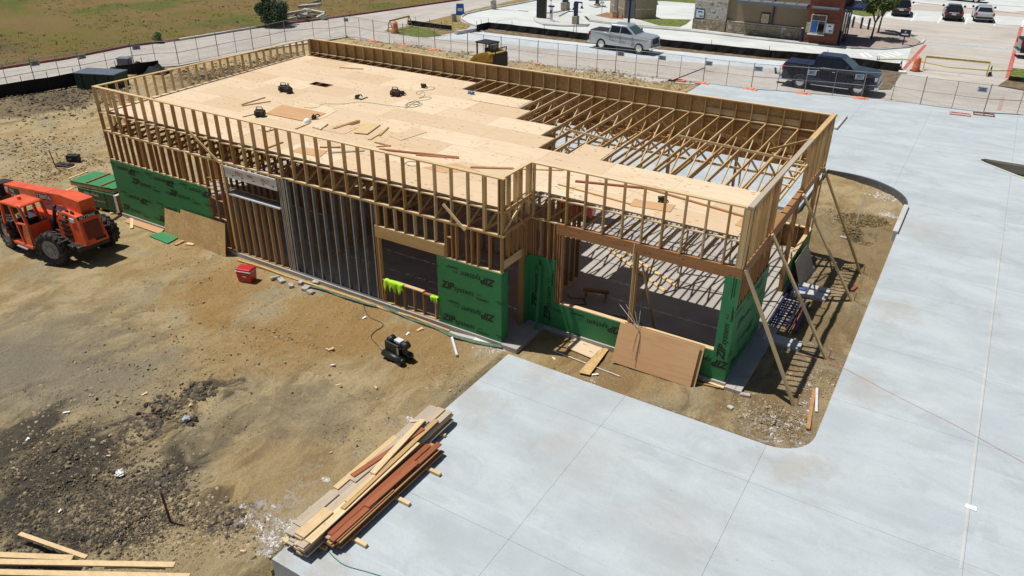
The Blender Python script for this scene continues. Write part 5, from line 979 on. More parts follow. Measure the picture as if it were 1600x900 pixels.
for k in range(4): b = MB(); b.tube([(-.7-.08*k, .25, 1.9), (-1.0-.1*k, .35, 1.95-.05*k), (-1.25-.07*k, .38, 1.6), (-1.1-.1*k, .4, 1.2)], .018, 5); b.build('hydraulic_hose', 'steel_galv' if k % 2 else 'cord_black', T)
MB().box((.6, -.72, 1.2), (2.0, .62, .6)).build('side_tank', OP, T, bevel=.05); b = MB(); b.add([(-.6, .25, 1.25), (1.0, .25, 1.25), (1.0, -.9, 1.25), (-.6, -.9, 1.25), (-.6, .25, 1.6), (1.0, .25, 1.52), (1.0, -.9, 1.45), (-.6, -.9, 1.55)], [(0, 1, 2, 3), (7, 6, 5, 4), (0, 4, 5, 1), (1, 5, 6, 2), (2, 6, 7, 3), (3, 7, 4, 0)]); b.build('deck_cover', OP, T, bevel=.03)
# open cab on the near side
cb = bpy.data.objects.new('cab', None); COL.objects.link(cb); cb.parent = T; cb.location = (.22, .0, .0); cb.scale = (1, 1, .93); cb.empty_display_size = .3
def cpost(a, b_, w=.10, d=.10, mat=OP, name='post'): return MB().beam(a, b_, w, d, (0, 1, 0)).build(name, mat, cb, bevel=.015)
y0c, y1c = .38, 1.20
b = MB(); b.side([(-.55, .50), (-.62, 1.55), (-.50, 1.62), (-.12, 1.52), (.02, 1.0), (.12, .52)], y1c-.05, y1c); b.build('lower_panel', OP, cb, bevel=.02)
b = MB(); b.side([(-.55, .60), (-.60, 1.55), (-.52, 1.55), (-.45, .60)], y0c, y1c); b.build('rear_panel', OP, cb, bevel=.01)
for yy in (y1c, y0c): cpost((-.58, yy, 1.5), (-.30, yy, 2.32)); cpost((.05, yy, .62), (.38, yy, 2.30), .09); cpost((1.25, yy, .75), (.98, yy, 2.22), .09); cpost((.98, yy, 2.25), (-.32, yy, 2.33), .09)
cpost((1.25, y1c, .78), (.85, y1c, .50)); cpost((.85, y1c, .50), (-.5, y1c, .55), .12); cpost((-.45, y1c, 1.58), (.20, y1c, 1.50), .07)
b = MB(); b.add([(-.42, y0c-.05, 2.30), (1.0, y0c-.05, 2.22), (1.0, y1c+.06, 2.20), (-.42, y1c+.06, 2.28), (-.30, y0c, 2.42), (.95, y0c, 2.34), (.95, y1c, 2.32), (-.30, y1c, 2.40)], [(0, 1, 2, 3), (7, 6, 5, 4), (0, 4, 5, 1), (1, 5, 6, 2), (2, 6, 7, 3), (3, 7, 4, 0)]); b.build('roof', OP, cb, bevel=.07)
b = MB(); b.cyl((.35, .8, 2.38), (.35, .8, 2.5), .07, n=10); b.build('beacon', 'orange_plastic', cb)
MB().box((.2, .78, 1.0), (.5, .5, .16)).build('seat', 'black_plastic', cb, bevel=.05); MB().box((-.1, .78, 1.35), (.14, .48, .6)).build('seat_back', 'black_plastic', cb, bevel=.05); MB().box((.5, .78, .60), (1.3, .75, .08)).build('cab_floor', 'steel_dark', cb); b = MB(); b.tube([(.9, .8, .8), (.72, .8, 1.35)], .04); b.cyl((.70, .8, 1.35), (.73, .8, 1.37), .18, n=16); b.build('steering_column', 'black_plastic', cb); MB().box((1.0, .78, 1.1), (.2, .7, .5)).build('dash', 'steel_dark', cb, bevel=.03)
MB().box((.2, y1c+.05, .42), (.7, .14, .05)).build('step', 'steel_grey', cb)
# ================================================================== ROAD VEHICLES
def outline(top, wx, wr, zb):
    """side outline: top line given from tail to nose, bottom with two wheel arches"""
    P_ = list(top); x1, x0 = top[-1][0], top[0][0]; P_.append((x1-.05, zb))
    for w in sorted(wx, reverse=True): P_ += [(w+wr*math.cos(a), max(zb, .36+wr*math.sin(a))) for a in [math.radians(q) for q in range(-8, 189, 14)]]
    P_.append((x0+.05, zb)); return P_
def shell(par, name, pts, hw, mat, bow=.0, tumble=.12, zm=.75, bevel=.05):
    n = len(pts); V = []
    xs = [p[0] for p in pts]; xm = (max(xs)+min(xs))/2; xl_ = (max(xs)-min(xs))/2
    for s_ in (-1, 1):
        for x, z in pts: q = abs(x-xm)/xl_; V.append((x, s_*(hw-bow*q**6-tumble*max(0, z-zm)**1.5), z))
    b = MB(); b.add(V, [tuple(range(n)), tuple(range(2*n-1, n-1, -1))]+[(i, n+i, n+(i+1) % n, (i+1) % n) for i in range(n)]); return b.build(name, mat, par, bevel=bevel)
def cabin(par, xb0, xb1, xt0, xt1, zb, zt_, hb, ht_, paint, wins, glass='dark_glass', ws='glass_green'):
    V = [(xb0, -hb, zb), (xb1, -hb, zb), (xb1, hb, zb), (xb0, hb, zb), (xt0, -ht_, zt_-.05), (xt1, -ht_, zt_-.05), (xt1, ht_, zt_-.05), (xt0, ht_, zt_-.05), (xt0+.1, -ht_+.14, zt_), (xt1-.12, -ht_+.14, zt_), (xt1-.12, ht_-.14, zt_), (xt0+.1, ht_-.14, zt_)]
    b = MB(); b.add(V, [(0, 3, 2, 1)]+[(i, (i+1) % 4, 4+(i+1) % 4, 4+i) for i in range(4)]+[(4+i, 4+(i+1) % 4, 8+(i+1) % 4, 8+i) for i in range(4)]+[(8, 9, 10, 11)]); b.build('cabin', paint, par, bevel=.03)
    H = zt_-.05-zb
    def yy(z): return hb+(ht_-hb)*(z-zb)/H
    for s_ in (-1, 1):
        for (a0, a1, b0, b1) in wins:
            z0, z1 = zb+.05, zt_-.14
            q = [(a0, s_*(yy(z0)+.014), z0), (a1, s_*(yy(z0)+.014), z0), (b1, s_*(yy(z1)+.014), z1), (b0, s_*(yy(z1)+.014), z1)]
            MB().add(q+[(x, y-s_*.03, z) for x, y, z in q], [(0, 1, 2, 3), (7, 6, 5, 4), (0, 4, 5, 1), (1, 5, 6, 2), (2, 6, 7, 3), (3, 7, 4, 0)]).build('window', glass, par)
    for (xa, xc_, g, nm) in ((xb1, xt1, ws, 'windscreen'), (xb0, xt0, glass, 'rear_window')):
        q = []
        for t, k in ((.10, -1), (.10, 1), (.86, 1), (.86, -1)): x = xa+(xc_-xa)*t; z = zb+H*t; q.append((x+(.014 if xa > xc_ else -.014), k*(yy(z)-.12), z+.012))
        MB().add(q+[(x-(.02 if xa > xc_ else -.02), y, z-.02) for x, y, z in q], [(0, 1, 2, 3), (7, 6, 5, 4), (0, 4, 5, 1), (1, 5, 6, 2), (2, 6, 7, 3), (3, 7, 4, 0)]).build(nm, g, par)
def extras(par, hw, xs, wr, paint, L0, L1, zl, tail_z, dh, mirror):
    for x in xs:
        for s_ in (-1, 1): t_ = tyre(par, x, s_*(hw-.13), wr, .26, lug=0, rim='chrome'); b = MB(); b.cyl((x, s_*(hw-.32), .36), (x, s_*(hw-.02), .36), wr*1.13, n=20, cap=False); b.build('wheel_arch', 'black_plastic', par)
    for s_ in (-1, 1):
        MB().box((L1-.10, s_*(hw-.22), zl), (.16, .34, .22)).build('headlight', 'head_lens', par, bevel=.03); MB().box((L0+.03, s_*(hw-.12), tail_z), (.12, .18, .30)).build('tail_light', 'red_lens', par, bevel=.02)
        MB().box((mirror, s_*(hw+.10), dh+.28), (.14, .2, .2)).build('mirror', 'black_plastic', par, bevel=.03)
    b = MB(); b.box(((xs[0]+xs[1])/2, 0, .42), (xs[1]-xs[0]-.7, hw*1.6, .2)); b.build('underbody', 'black_plastic', par)
def pickup(label, loc, rz, paint, cover, k=1.0, steps=False, hitch=False, rim=None):
    t = thing('pickup_truck', label, 'pickup truck', loc, rz); t.scale = (k, k, k*1.10)
    top = [(-2.95, .55), (-2.98, 1.26), (-2.93, 1.34), (-1.15, 1.35), (-1.1, 1.35), (1.05, 1.33), (1.25, 1.34), (2.35, 1.27), (2.70, 1.19), (2.80, 1.05), (2.82, .5)]
    shell(t, 'body', outline(top, (-1.75, 1.78), .50, .42), .99, paint, .10, .10)
    cabin(t, -1.14, 1.36, -1.0, .50, 1.33, 1.96, .94, .76, paint, ((-1.0, -.10, -.90, -.08), (-.02, 1.10, -.02, .44)))
    extras(t, 1.0, (-1.75, 1.78), .43, paint, -2.98, 2.80, 1.0, 1.1, 1.2, .95)
    MB().box((2.82, 0, .95), (.05, 1.15, .42)).build('grille', 'black_plastic' if cover != 'navy' else 'chrome', t, bevel=.02)
    for z in (.82, .95, 1.08): MB().box((2.86, 0, z), (.03, 1.05, .02)).build('grille_bar', 'chrome', t)
    MB().box((2.80, 0, .52), (.22, 1.9, .22)).build('front_bumper', 'chrome', t, bevel=.05); MB().box((-3.02, 0, .52), (.2, 1.85, .18)).build('rear_bumper', 'chrome', t, bevel=.04)
    MB().box((-2.04, 0, 1.37), (1.72, 1.66, .035)).build('bed_cover', 'black_plastic' if cover != 'navy' else 'blue_dark', t, bevel=.01)
    if cover == 'navy':
        for x in (-1.65, -2.25): MB().box((x, 0, 1.395), (.05, 1.66, .02)).build('cover_hinge', 'black_plastic', t)
    for s_ in (-1, 1):
        for x in (-.95, .0, 1.12): MB().box((x, s_*.96, .88), (.012, .03, .72)).build('door_gap', 'black_plastic', t)
        for x in (-.78, .18): MB().box((x, s_*.975, 1.16), (.18, .05, .04)).build('door_handle', 'chrome', t, bevel=.01)
        if steps: MB().box((.1, s_*1.0, .36), (2.3, .16, .06)).build('side_step', 'chrome', t, bevel=.02)
    if hitch: MB().box((-3.3, 0, .55), (.5, .5, .08)).build('hitch_rack', 'steel_grey', t, bevel=.02); MB().beam((-3.5, -.3, .6), (-3.7, .3, .75), .12, .08).build('hitch_arm', 'steel_dark', t)
    return t
a, c = G(940, 77, -.09), G(999, 85, -.09); pickup('silver crew cab pickup with black bed cover parked beyond the site fence', ((a.x+c.x)/2-.02, (a.y+c.y)/2+.85, -.085), math.atan2(c.y-a.y, c.x-a.x), 'silver_paint', 'black', 1.0)
a, c = G(1248, 137.5, -.09), G(1338, 149.5, -.09); pickup('dark navy crew cab pickup with folding bed cover parked close behind the fence', ((a.x+c.x)/2, (a.y+c.y)/2+.9, -.09), math.atan2(c.y-a.y, c.x-a.x), 'navy_paint', 'navy', 1.09, True, True)
p = G(1590, 90, -.08); pickup('black pickup cut off by the right edge of the view, red tail light showing', (p.x+2.7, p.y+1.0, -.08), R(12), 'black_paint', 'black', 1.0)
def sedan(label, loc, rz, paint, suv=0):
    t = thing('parked_car', label, 'car', loc, rz)
    if suv: top = [(-2.2, .5), (-2.28, 1.0), (-2.2, 1.05), (1.0, 1.05), (1.2, 1.05), (2.1, .95), (2.35, .78), (2.35, .5)]
    else: top = [(-2.3, .5), (-2.36, .88), (-2.28, .98), (-1.7, 1.0), (1.1, .97), (1.2, .96), (2.0, .84), (2.32, .66), (2.34, .5)]
    shell(t, 'body', outline(top, (-1.38, 1.42), .42, .30), .91, paint, .14, .10, .6)
    if suv: cabin(t, -2.2, 1.1, -1.95, .35, 1.03, 1.68, .86, .64, paint, ((-1.95, -1.0, -1.75, -1.0), (-.92, 0, -.92, 0), (.06, .95, .06, .35)))
    else: cabin(t, -1.85, 1.15, -1.05, .30, .96, 1.44, .84, .62, paint, ((-1.45, -.35, -.98, -.33), (-.27, .95, -.27, .25)))
    extras(t, .91, (-1.38, 1.42), .34, paint, -2.36, 2.34, .70, .82, .85, .85)
    MB().box((-2.34, 0, .46), (.12, 1.6, .16)).build('rear_bumper', 'black_plastic', t, bevel=.03); MB().box((-2.385, 0, .72), (.02, .42, .16)).build('number_plate', 'steel_white', t); MB().box((-2.33, 0, .86), (.06, .95, .05)).build('trim', 'chrome', t)
    MB().box((2.36, 0, .55), (.04, 1.0, .2)).build('grille', 'black_plastic', t)
    return t
def rearpark(u0, u1, v, label, paint, suv=0, dirp=None):
    a, c = G(u0, v, -.08), G(u1, v+1.3, -.08); m_ = (a+c)/2; rz = R(96); sedan(label, (m_.x+math.cos(rz)*2.3, m_.y+math.sin(rz)*2.3, -.075), rz, paint, suv)
rearpark(1474, 1501, 33, 'black sedan parked in a bay at the upper right, tail towards the camera', 'black_paint'); rearpark(1520, 1551, 35, 'silver sedan parked right of the black sedan', 'silver_paint'); rearpark(1391, 1421, 26, 'dark car half hidden behind the small tree', 'black_paint', 1)
p = G(1505, 3, -.08); sedan('dark car at the very top edge beyond the red kerb line', (p.x, p.y+1, -.07), R(-8), 'black_paint'); p = G(1575, -2, -.08); sedan('pale car at the top right edge beyond the red kerb line', (p.x, p.y+2, -.07), R(-8), 'silver_paint')
# --- compact track loader behind the rear wall
t = thing('track_loader', 'yellow and black compact track loader standing behind the rear parapet', 'loader', (-21.5, 31.9, -.12), R(172))
for s_ in (-1, 1):
    b = MB(); b.side([(-.95, .18), (-.75, .02), (.75, .02), (1.0, .3), (.2, .62), (-.8, .55)], s_*.85-.18, s_*.85+.18); b.build('track', 'rubber', t, bevel=.04)
    b = MB(); b.side([(-.9, 1.0), (-1.05, 1.45), (-.7, 1.6), (.55, 1.25), (1.25, .55), (1.3, .2), (1.1, .2), (.95, .55), (.4, 1.0), (-.4, 1.25), (-.7, 1.1)], s_*.80-.08, s_*.80+.08); b.build('lift_arm', 'skid_yellow', t, bevel=.02)
b = MB(); b.side([(-1.25, .4), (-1.3, 1.45), (-.55, 1.55), (.9, .9), (.95, .35)], -.62, .62); b.build('body', 'skid_yellow', t, bevel=.03); MB().box((-1.25, 0, .95), (.25, 1.5, 1.05)).build('engine_door', 'black_plastic', t, bevel=.04); b = MB(); b.tube([(-1.3, .6, 1.5), (-1.35, .6, 1.85), (-1.35, -.6, 1.85), (-1.3, -.6, 1.5)], .045); b.build('guard_rail', 'black_plastic', t)
for x in (-.6, .6):
    for y in (-.5, .5): MB().beam((x, y, 1.2), (x, y, 2.08), .09, .09, (0, 1, 0)).build('cab_post', 'black_plastic', t)
MB().box((0, 0, 2.1), (1.45, 1.2, .12)).build('cab_roof', 'black_plastic', t, bevel=.05); MB().box((-.1, 0, 1.35), (.4, .5, .7)).build('seat', 'black_plastic', t, bevel=.05); MB().box((-.62, 0, 1.7), (.03, .9, .6)).build('rear_window', 'glass_green', t); b = MB(); b.side([(1.2, .0), (1.25, .55), (1.35, .55), (1.75, .02)], -.9, .9); b.build('bucket', 'black_plastic', t)
# ================================================================== FENCES
def fence(name, label, px, mains, signs, feet):
    base = [G(u, v, -.1) for u, v in px]; t = thing(name, label, 'fence', base[0]); o = base[0]; Hh = 1.83
    for i, q in enumerate(base):
        main = i in mains; r_ = .030 if main else .020
        MB().cyl(q-o+Vector((0, 0, .03)), q-o+Vector((0, 0, Hh+(.06 if main else 0))), r_, n=8).build('post', 'steel_grey', t)
        if i+1 < len(base):
            n = base[i+1]
            for z, nm in ((Hh-.02, 'top_rail'), (.95, 'mid_rail'), (.10, 'bottom_rail')): MB().cyl(q-o+Vector((0, 0, z)), n-o+Vector((0, 0, z)), .019, n=6).build(nm, 'steel_grey', t)
            a, c = q-o, n-o; MB().add([a+Vector((0, 0, .1)), c+Vector((0, 0, .1)), c+Vector((0, 0, Hh)), a+Vector((0, 0, Hh))], [(0, 1, 2, 3)]).build('wire_mesh', 'chain_mesh', t)
    for i, f in signs:
        q, n = base[i], base[i+1]; d = (n-q).normalized(); c = q+d*f-o; nn = Vector((d.y, -d.x, 0)); c2 = c+nn*.04+Vector((0, 0, 1.50))
        MB().beam(c2-d*.28, c2+d*.28, .012, .32, (0, 0, 1)).build('sign', 'poster', t); b = MB()
        for k, (w, z) in enumerate(((.22, .08), (.18, 0), (.23, -.08))): b.beam(c2-d*w+nn*.010+Vector((0, 0, z)), c2+d*w+nn*.010+Vector((0, 0, z)), .006, .045, (0, 0, 1))
        b.build('sign_print', 'blue_dark' if k else 'paint_red', t)['kind'] = 'stuff'
    for i in feet:
        q = base[i]-o; b = MB(); b.box(q+Vector((0, -.12, .07)), (1.0, .42, .12), J(.3)); b.box(q+Vector((0, -.12, .15)), (.5, .3, .08), J(.3)); b.build('foot_block', 'orange_faded', t, bevel=.04)
    return t
LF = [(-60, 153), (-12, 147), (15, 143), (57, 134.5), (96, 128), (130, 123), (170, 115), (211, 107), (245, 103), (280, 102), (312, 95.5), (342, 89), (370, 83), (396, 78.5), (424, 72.5), (447, 66.5), (491, 62), (516, 61.5), (541, 57.5)]
fence('chain_link_fence', 'temporary chain link fence along the street at the upper left', LF, {0, 3, 5, 7, 9, 11, 13, 15, 18}, ((3, .3), (5, .3), (7, .4)), ())
BF = [(541, 57.5), (563, 60.5), (585, 65.5), (609, 69.5), (631, 72), (655, 76.5), (680, 79.5), (705, 82.5), (731, 86.5), (756, 90.5), (783, 94.5), (811, 97.5), (840, 102), (871, 105.5), (900, 109), (932, 113), (961, 115), (992, 118.5), (1026, 122), (1061, 126.5), (1098, 131.5), (1134, 136), (1173, 141), (1213, 144), (1256, 147.5), (1300, 151), (1345, 155.5), (1392, 157.5), (1437, 165), (1486, 171.5), (1536, 178), (1588, 181), (1640, 186), (1700, 193)]
fence('chain_link_fence', 'long temporary chain link fence with orange feet behind the building', BF, {0, 2, 4, 6, 8, 10, 12, 14, 16, 18, 20, 22, 24, 26, 28, 30}, ((0, .2), (16, .35), (18, .3), (20, .25), (22, .3), (24, .25), (26, -.4), (29, .2+1.2)), (2, 4, 6, 12, 19, 20, 22, 24, 26))
a, b_ = G(1050, 127, -.1), G(1098, 131.5, -.1); t = thing('fence_brace', 'dark diagonal brace propping the fence behind the rear wall', 'brace', a); MB().beam((0, 0, .05), b_-a+Vector((0, .1, 1.15)), .06, .06).build('bar', 'steel_dark', t); MB().box((0, 0, .05), (.5, .4, .1)).build('foot', 'black_plastic', t)
for u, v, l in ((1500, 179, 'orange timber frame lying flat by the fence gate, left one'), (1537, 179.5, 'dark timber frame lying flat by the fence gate, right one')):
    b = MB()
    for dx in (-.55, 0, .55): b.box((dx, 0, .04), (.06, .5, .05))
    for dy in (-.27, .27): b.box((0, dy, .04), (1.2, .05, .05))
    tag(b.build('ground_frame', 'orange_faded' if u < 1520 else 'lumber_red', loc=G(u, v, -.02), rot=(0, 0, .1)), l, 'frame')
def silt(label, px, h=.45, name='silt_fence'):
    p = [G(u, v, -.07) for u, v in px]; t = thing(name, label, 'silt fence', p[0]); V = []; F = []; k = 0; o = p[0]
    for a, c in zip(p, p[1:]):
        n = max(2, int((c-a).length/.4))
        for i in range(n): q = a+(c-a)*i/n-o; s_ = .05*math.sin(k*1.9); V += [q+Vector((s_, s_, 0)), q+Vector((0, .03, h*(.98+.02*math.sin(k*.9))))]; k += 1
    V += [p[-1]-o, p[-1]-o+Vector((0, 0, h))]; n = len(V)//2; F = [(2*i, 2*i+2, 2*i+3, 2*i+1) for i in range(n-1)]
    ob = MB().add(V, F).build('fabric', 'black_cloth', t); s_ = ob.modifiers.new('s', 'SOLIDIFY'); s_.thickness = .015
    L_ = 0
    for a, c in zip(p, p[1:]):
        m_ = max(1, int((c-a).length/2.6))
        for i in range(m_): q = a+(c-a)*i/m_-o; MB().beam(q, q+Vector((0, 0, h+.35)), .03, .03, (0, 1, 0)).build('stake', 'steel_dark', t)
    return t
silt('black silt fence sagging along the street side at the far left', [(-60, 165), (0, 154), (40, 148), (80, 141), (120, 134), (140, 131)], .9)
silt('black silt fabric running on from the green bin to the building corner', [(184, 118), (205, 116), (225, 112), (250, 109)], .7)
silt('short black silt fence on the grass wedge behind the orange drum', [(638, 40), (650, 41), (672, 44), (690, 47), (706, 48.5)], .5)
silt('long black silt fence between the lanes behind both pickups', [(745, 49.5), (752, 47.5), (763, 45), (800, 49), (850, 55), (925, 64), (1025, 71.5), (1110, 80.5), (1200, 90), (1290, 97), (1370, 108), (1404, 112)], .62)
silt('short black silt fence at the right edge beyond the gate', [(1575, 127), (1600, 131), (1640, 137)], .4)
# --- bin, tarpaulin heap, grey box
p = G(163, 138, -.15); t = thing('waste_bin', 'dark green steel bin with a flat lid behind the left rear corner', 'bin', p, R(22)); MB().box((0, 0, .55), (3.0, 1.5, 1.1)).build('tub', 'dark_green', t, bevel=.04); MB().box((0, 0, 1.14), (3.1, 1.6, .08)).build('lid', 'awning_steel', t, bevel=.02)
for x in (-1, 0, 1): MB().box((x, -.78, .55), (.10, .08, 1.0)).build('rib', 'dark_green', t)
b = MB(); p = G(220, 112, -.15); V = []; nx_ = 16
for i in range(nx_+1):
    for j in range(6): V.append((i*.28-2.2, j*.3-.8, max(0, (.5+.25*math.sin(i*1.1)+.2*math.sin(i*2.3+j))*math.sin(math.pi*min(max(j/5, .02), .98))*(.5+.5*math.sin(math.pi*i/nx_)))))
b.add(V, [(i*6+j, (i+1)*6+j, (i+1)*6+j+1, i*6+j+1) for i in range(nx_) for j in range(5)]); tag(b.build('tarpaulin_heap', 'black_cloth', loc=p, rot=(0, 0, R(25))), 'crumpled black plastic heap right of the dark green bin', 'tarpaulin')
p = G(198, 110, -.1); t = thing('utility_box', 'grey utility box by the street fence above the black heap', 'box', p, R(25)); MB().box((0, 0, .45), (.9, .6, .9)).build('cabinet', 'steel_grey', t, bevel=.03); MB().box((0, 0, .93), (.96, .66, .06)).build('lid', 'steel_galv', t, bevel=.01)
# --- barricades, drums, cones, tape
def barricade(a, c, label, h=1.0, mat='yellow_wood'):
    p, q = G(*a, -.09), G(*c, -.09); t = thing('barricade', label, 'barricade', p); d = q-p; n = Vector((-d.y, d.x, 0)).normalized()
    MB().beam((0, 0, h), d+Vector((0, 0, h)), .09, .14).build('rail', mat, t)
    for e in (Vector(), d):
        for s_ in (-1, 1): MB().beam(e+n*s_*.35, e+Vector((0, 0, h+.06)), .07, .06, (0, 1, 0)).build('leg', mat, t)
        MB().beam(e+n*.22+Vector((0, 0, .4)), e-n*.22+Vector((0, 0, .4)), .06, .06).build('brace', mat, t)
barricade((1442, 109), (1541, 119), 'long yellow timber barricade across the driveway'); barricade((610, 50), (640, 42), 'yellow timber barricade at the tip of the grass wedge')
def drum(u, v, label):
    t = thing('traffic_drum', label, 'drum', G(u, v, -.09)); b = MB(); zs = [(0, .30), (.26, .28), (.5, .26), (.74, .24), (.95, .22), (1.02, .12)]
    for k, ((za, ra), (zc, rc)) in enumerate(zip(zs, zs[1:])): MB().cyl((0, 0, .04+za), (0, 0, .04+zc), ra, rc, 18).build('band', 'orange_plastic' if k % 2 == 0 else 'orange_faded', t, False)
    b = MB(); b.cyl((0, 0, 0), (0, 0, .06), .40, n=18); b.build('base', 'rubber', t); MB().box((0, 0, 1.08), (.05, .2, .06)).build('handle', 'orange_plastic', t)
drum(1430, 111, 'orange traffic drum left of the long yellow barricade'); drum(618, 52, 'orange drum with pale bands on the tip of the grass wedge')
def cone(u, v, label, mat='blue_dark', z=-.08):
    t = thing('traffic_cone', label, 'cone', G(u, v, z)); MB().box((0, 0, .02), (.36, .36, .04)).build('base', 'black_plastic', t); b = MB(); b.cyl((0, 0, .04), (0, 0, .26), .13, .095, 14); b.cyl((0, 0, .42), (0, 0, .7), .07, .025, 14); b.build('cone_body', mat, t); MB().cyl((0, 0, .26), (0, 0, .42), .096, .069, 14).build('collar', 'white_plastic', t)
cone(1546, 117.5, 'navy and white cone at the right end of the barricade'); cone(1406, 108.5, 'navy cone by the end of the black silt fence'); cone(896.5, 15, 'left of two navy cones on the drive lane'); cone(909, 13, 'right of two navy cones on the drive lane'); cone(1026, 7, 'navy cone right of the bin enclosure')
p = [(1368, 104, .55), (1407, 108, .75), (1430, 111, .75), (1480, 117, .55), (1546, 120, .45), (1580, 121, .5)]
q = [G(u, v, -.08)+Vector((0, 0, h)) for u, v, h in p]; b = MB()
for a, c in zip(q, q[1:]): b.beam(a, c, .008, .075, (0, 0, 1))
tag(b.build('caution_tape', 'yellow_tape'), 'yellow caution tape strung in front of the barricade', 'tape')
t = thing('tape_stake', 'thin dark stake holding the left end of the caution tape', 'stake', G(1368, 104, -.08)); MB().beam((0, 0, 0), (0, 0, .8), .04, .04, (0, 1, 0)).build('bar', 'steel_dark', t); t = thing('paper_litter', 'white crumpled sack on the ground by the end of the silt fence', 'litter', G(1410, 114, -.07)); MB().box((0, 0, .08), (.55, .35, .14), .4).build('sack', 'white_plastic', t, bevel=.05)
# --- signs and drive through furniture
def board_sign(u, v, label, mat, w=.9, h=1.1, rz=0, txt=None):
    t = thing('a_frame_sign', label, 'sign', G(u, v, -.06), rz)
    for s_ in (-1, 1): MB().add([(-w/2, s_*.3, 0), (w/2, s_*.3, 0), (w/2*.85, s_*.04, h), (-w/2*.85, s_*.04, h), (-w/2, s_*.3-.02*s_, 0), (w/2, s_*.3-.02*s_, 0), (w/2*.85, s_*.02, h), (-w/2*.85, s_*.02, h)], [(0, 1, 2, 3), (7, 6, 5, 4), (0, 4, 5, 1), (1, 5, 6, 2), (2, 6, 7, 3), (3, 7, 4, 0)]).build('panel', mat if s_ < 0 else 'black_plastic', t)
    MB().add([(-w*.3, -.215, h*.35), (w*.3, -.215, h*.35), (w*.28, -.14, h*.62), (-w*.28, -.14, h*.62)], [(0, 1, 2, 3)]).build('print', 'steel_white', t)
board_sign(719, 23, 'blue A-frame sign standing on the grass strip by the street', 'blue_sign', rz=R(35)); board_sign(1139, 51.5, 'wooden A-frame sign against the shop wall', 'poster_tan', .8, 1.2, R(35))
t = thing('stone_post', 'squat grey stone block on the grass strip below the blue sign', 'block', G(709, 33, -.07)); MB().cyl((0, 0, 0), (0, 0, .75), .34, .26, 8).build('block', 'rock', t, bevel=.04)
t = thing('lamp_post', 'round concrete lamp base with a dark pole at the top of the grass strip', 'lamp post', G(771, 14, -.07)); MB().cyl((0, 0, 0), (0, 0, .9), .32, n=16).build('base', 'rock', t); MB().cyl((0, 0, .9), (0, 0, 8), .10, .07, 10).build('pole', 'blue_dark', t); MB().box((.5, 0, 8.0), (1.2, .35, .14)).build('lamp_head', 'blue_dark', t, bevel=.03)
t = thing('lamp_post', 'tall dark navy lamp post rising behind the silver pickup', 'lamp post', G(980, 66, -.06)); MB().cyl((0, 0, 0), (0, 0, .5), .25, n=14).build('base', 'rock', t); MB().cyl((0, 0, .5), (0, 0, 8.5), .11, .08, 10).build('pole', 'blue_dark', t); MB().box((.5, 0, 8.5), (1.2, .35, .14)).build('lamp_head', 'blue_dark', t, bevel=.03)
def totem(u, v, label, hb, ht_, wb=.55, wp=.34):
    t = thing('drive_through_post', label, 'post', G(u, v, .04)); MB().box((0, 0, hb/2), (wb, wb, hb)).build('stone_base', 'stone_tan', t, bevel=.03); MB().box((0, 0, hb+(ht_-hb)/2), (wp, wp, ht_-hb)).build('post', 'blue_dark', t, bevel=.02); MB().box((.25, 0, ht_-.05), (.7, .3, .1)).build('cap', 'blue_dark', t, bevel=.02)
totem(899, 37.5, 'navy post on a stone base at the near tip of the kerbed island', .75, 2.1); totem(883, 15.5, 'taller navy post on a stone base at the far side of the island', .8, 3.4, .75, .5); totem(933, 8.5, 'navy post on the small island at the top', .2, 1.6)
t = thing('menu_cabinet', 'black menu cabinet standing on the left end of the kerbed island', 'cabinet', G(846, 28, .04), .1); MB().box((0, 0, .95), (1.0, .4, 1.8)).build('cabinet', 'black_plastic', t, bevel=.03); MB().box((0, 0, .03), (.8, .3, .1)).build('plinth', 'steel_dark', t)
t = thing('speaker_post', 'white and navy order post between the menu cabinet and the island tip', 'post', G(861, 33, .04), .1); MB().box((0, 0, .03), (.6, .4, .06)).build('base', 'white_plastic', t); MB().box((0, 0, .7), (.28, .2, 1.3)).build('column', 'pipe_white', t, bevel=.02); MB().box((0, -.11, .9), (.2, .03, .3)).build('panel', 'blue_dark', t); MB().box((0, 0, 1.42), (.6, .2, .14)).build('hood', 'blue_dark', t)
def signpost(u, v, label, h, sw, sh, mat, pm='steel_grey', z=-.07):
    t = thing('sign_post', label, 'sign', G(u, v, z), .1); MB().cyl((0, 0, 0), (0, 0, h), .03, n=8).build('post', pm, t)
    if sw: MB().box((0, -.045, h-sh/2), (sw, .03, sh)).build('sign_plate', mat, t); MB().box((0, -.063, h-sh*.45), (sw*.55, .006, sh*.3)).build('sign_print', 'steel_white', t)
signpost(900, 58.5, 'thin grey sign post on the verge, right of a pair', 1.7, 0, 0, 'x'); signpost(896, 57, 'thin grey sign post on the verge, left of a pair', 1.1, 0, 0, 'x'); signpost(860.5, 21, 'thin dark pole behind the white order post', 1.5, .2, .2, 'blue_dark'); signpost(940, 24, 'white capped sign post in the mulch bed by the bin enclosure', 1.4, .45, .25, 'white_plastic', 'pipe_white', .04)
t = thing('direction_sign', 'small navy direction sign on the paved corner by the trees', 'sign', G(1410.5, 69.5, .04), R(-5)); MB().box((0, 0, .35), (.10, .08, .7)).build('post', 'blue_dark', t); MB().box((.0, 0, .95), (.85, .12, .62)).build('sign_plate', 'blue_dark', t, bevel=.02); MB().box((0, -.065, .86), (.55, .01, .10)).build('print', 'white_plastic', t); MB().box((0, -.065, 1.08), (.10, .01, .14)).build('print', 'white_plastic', t)
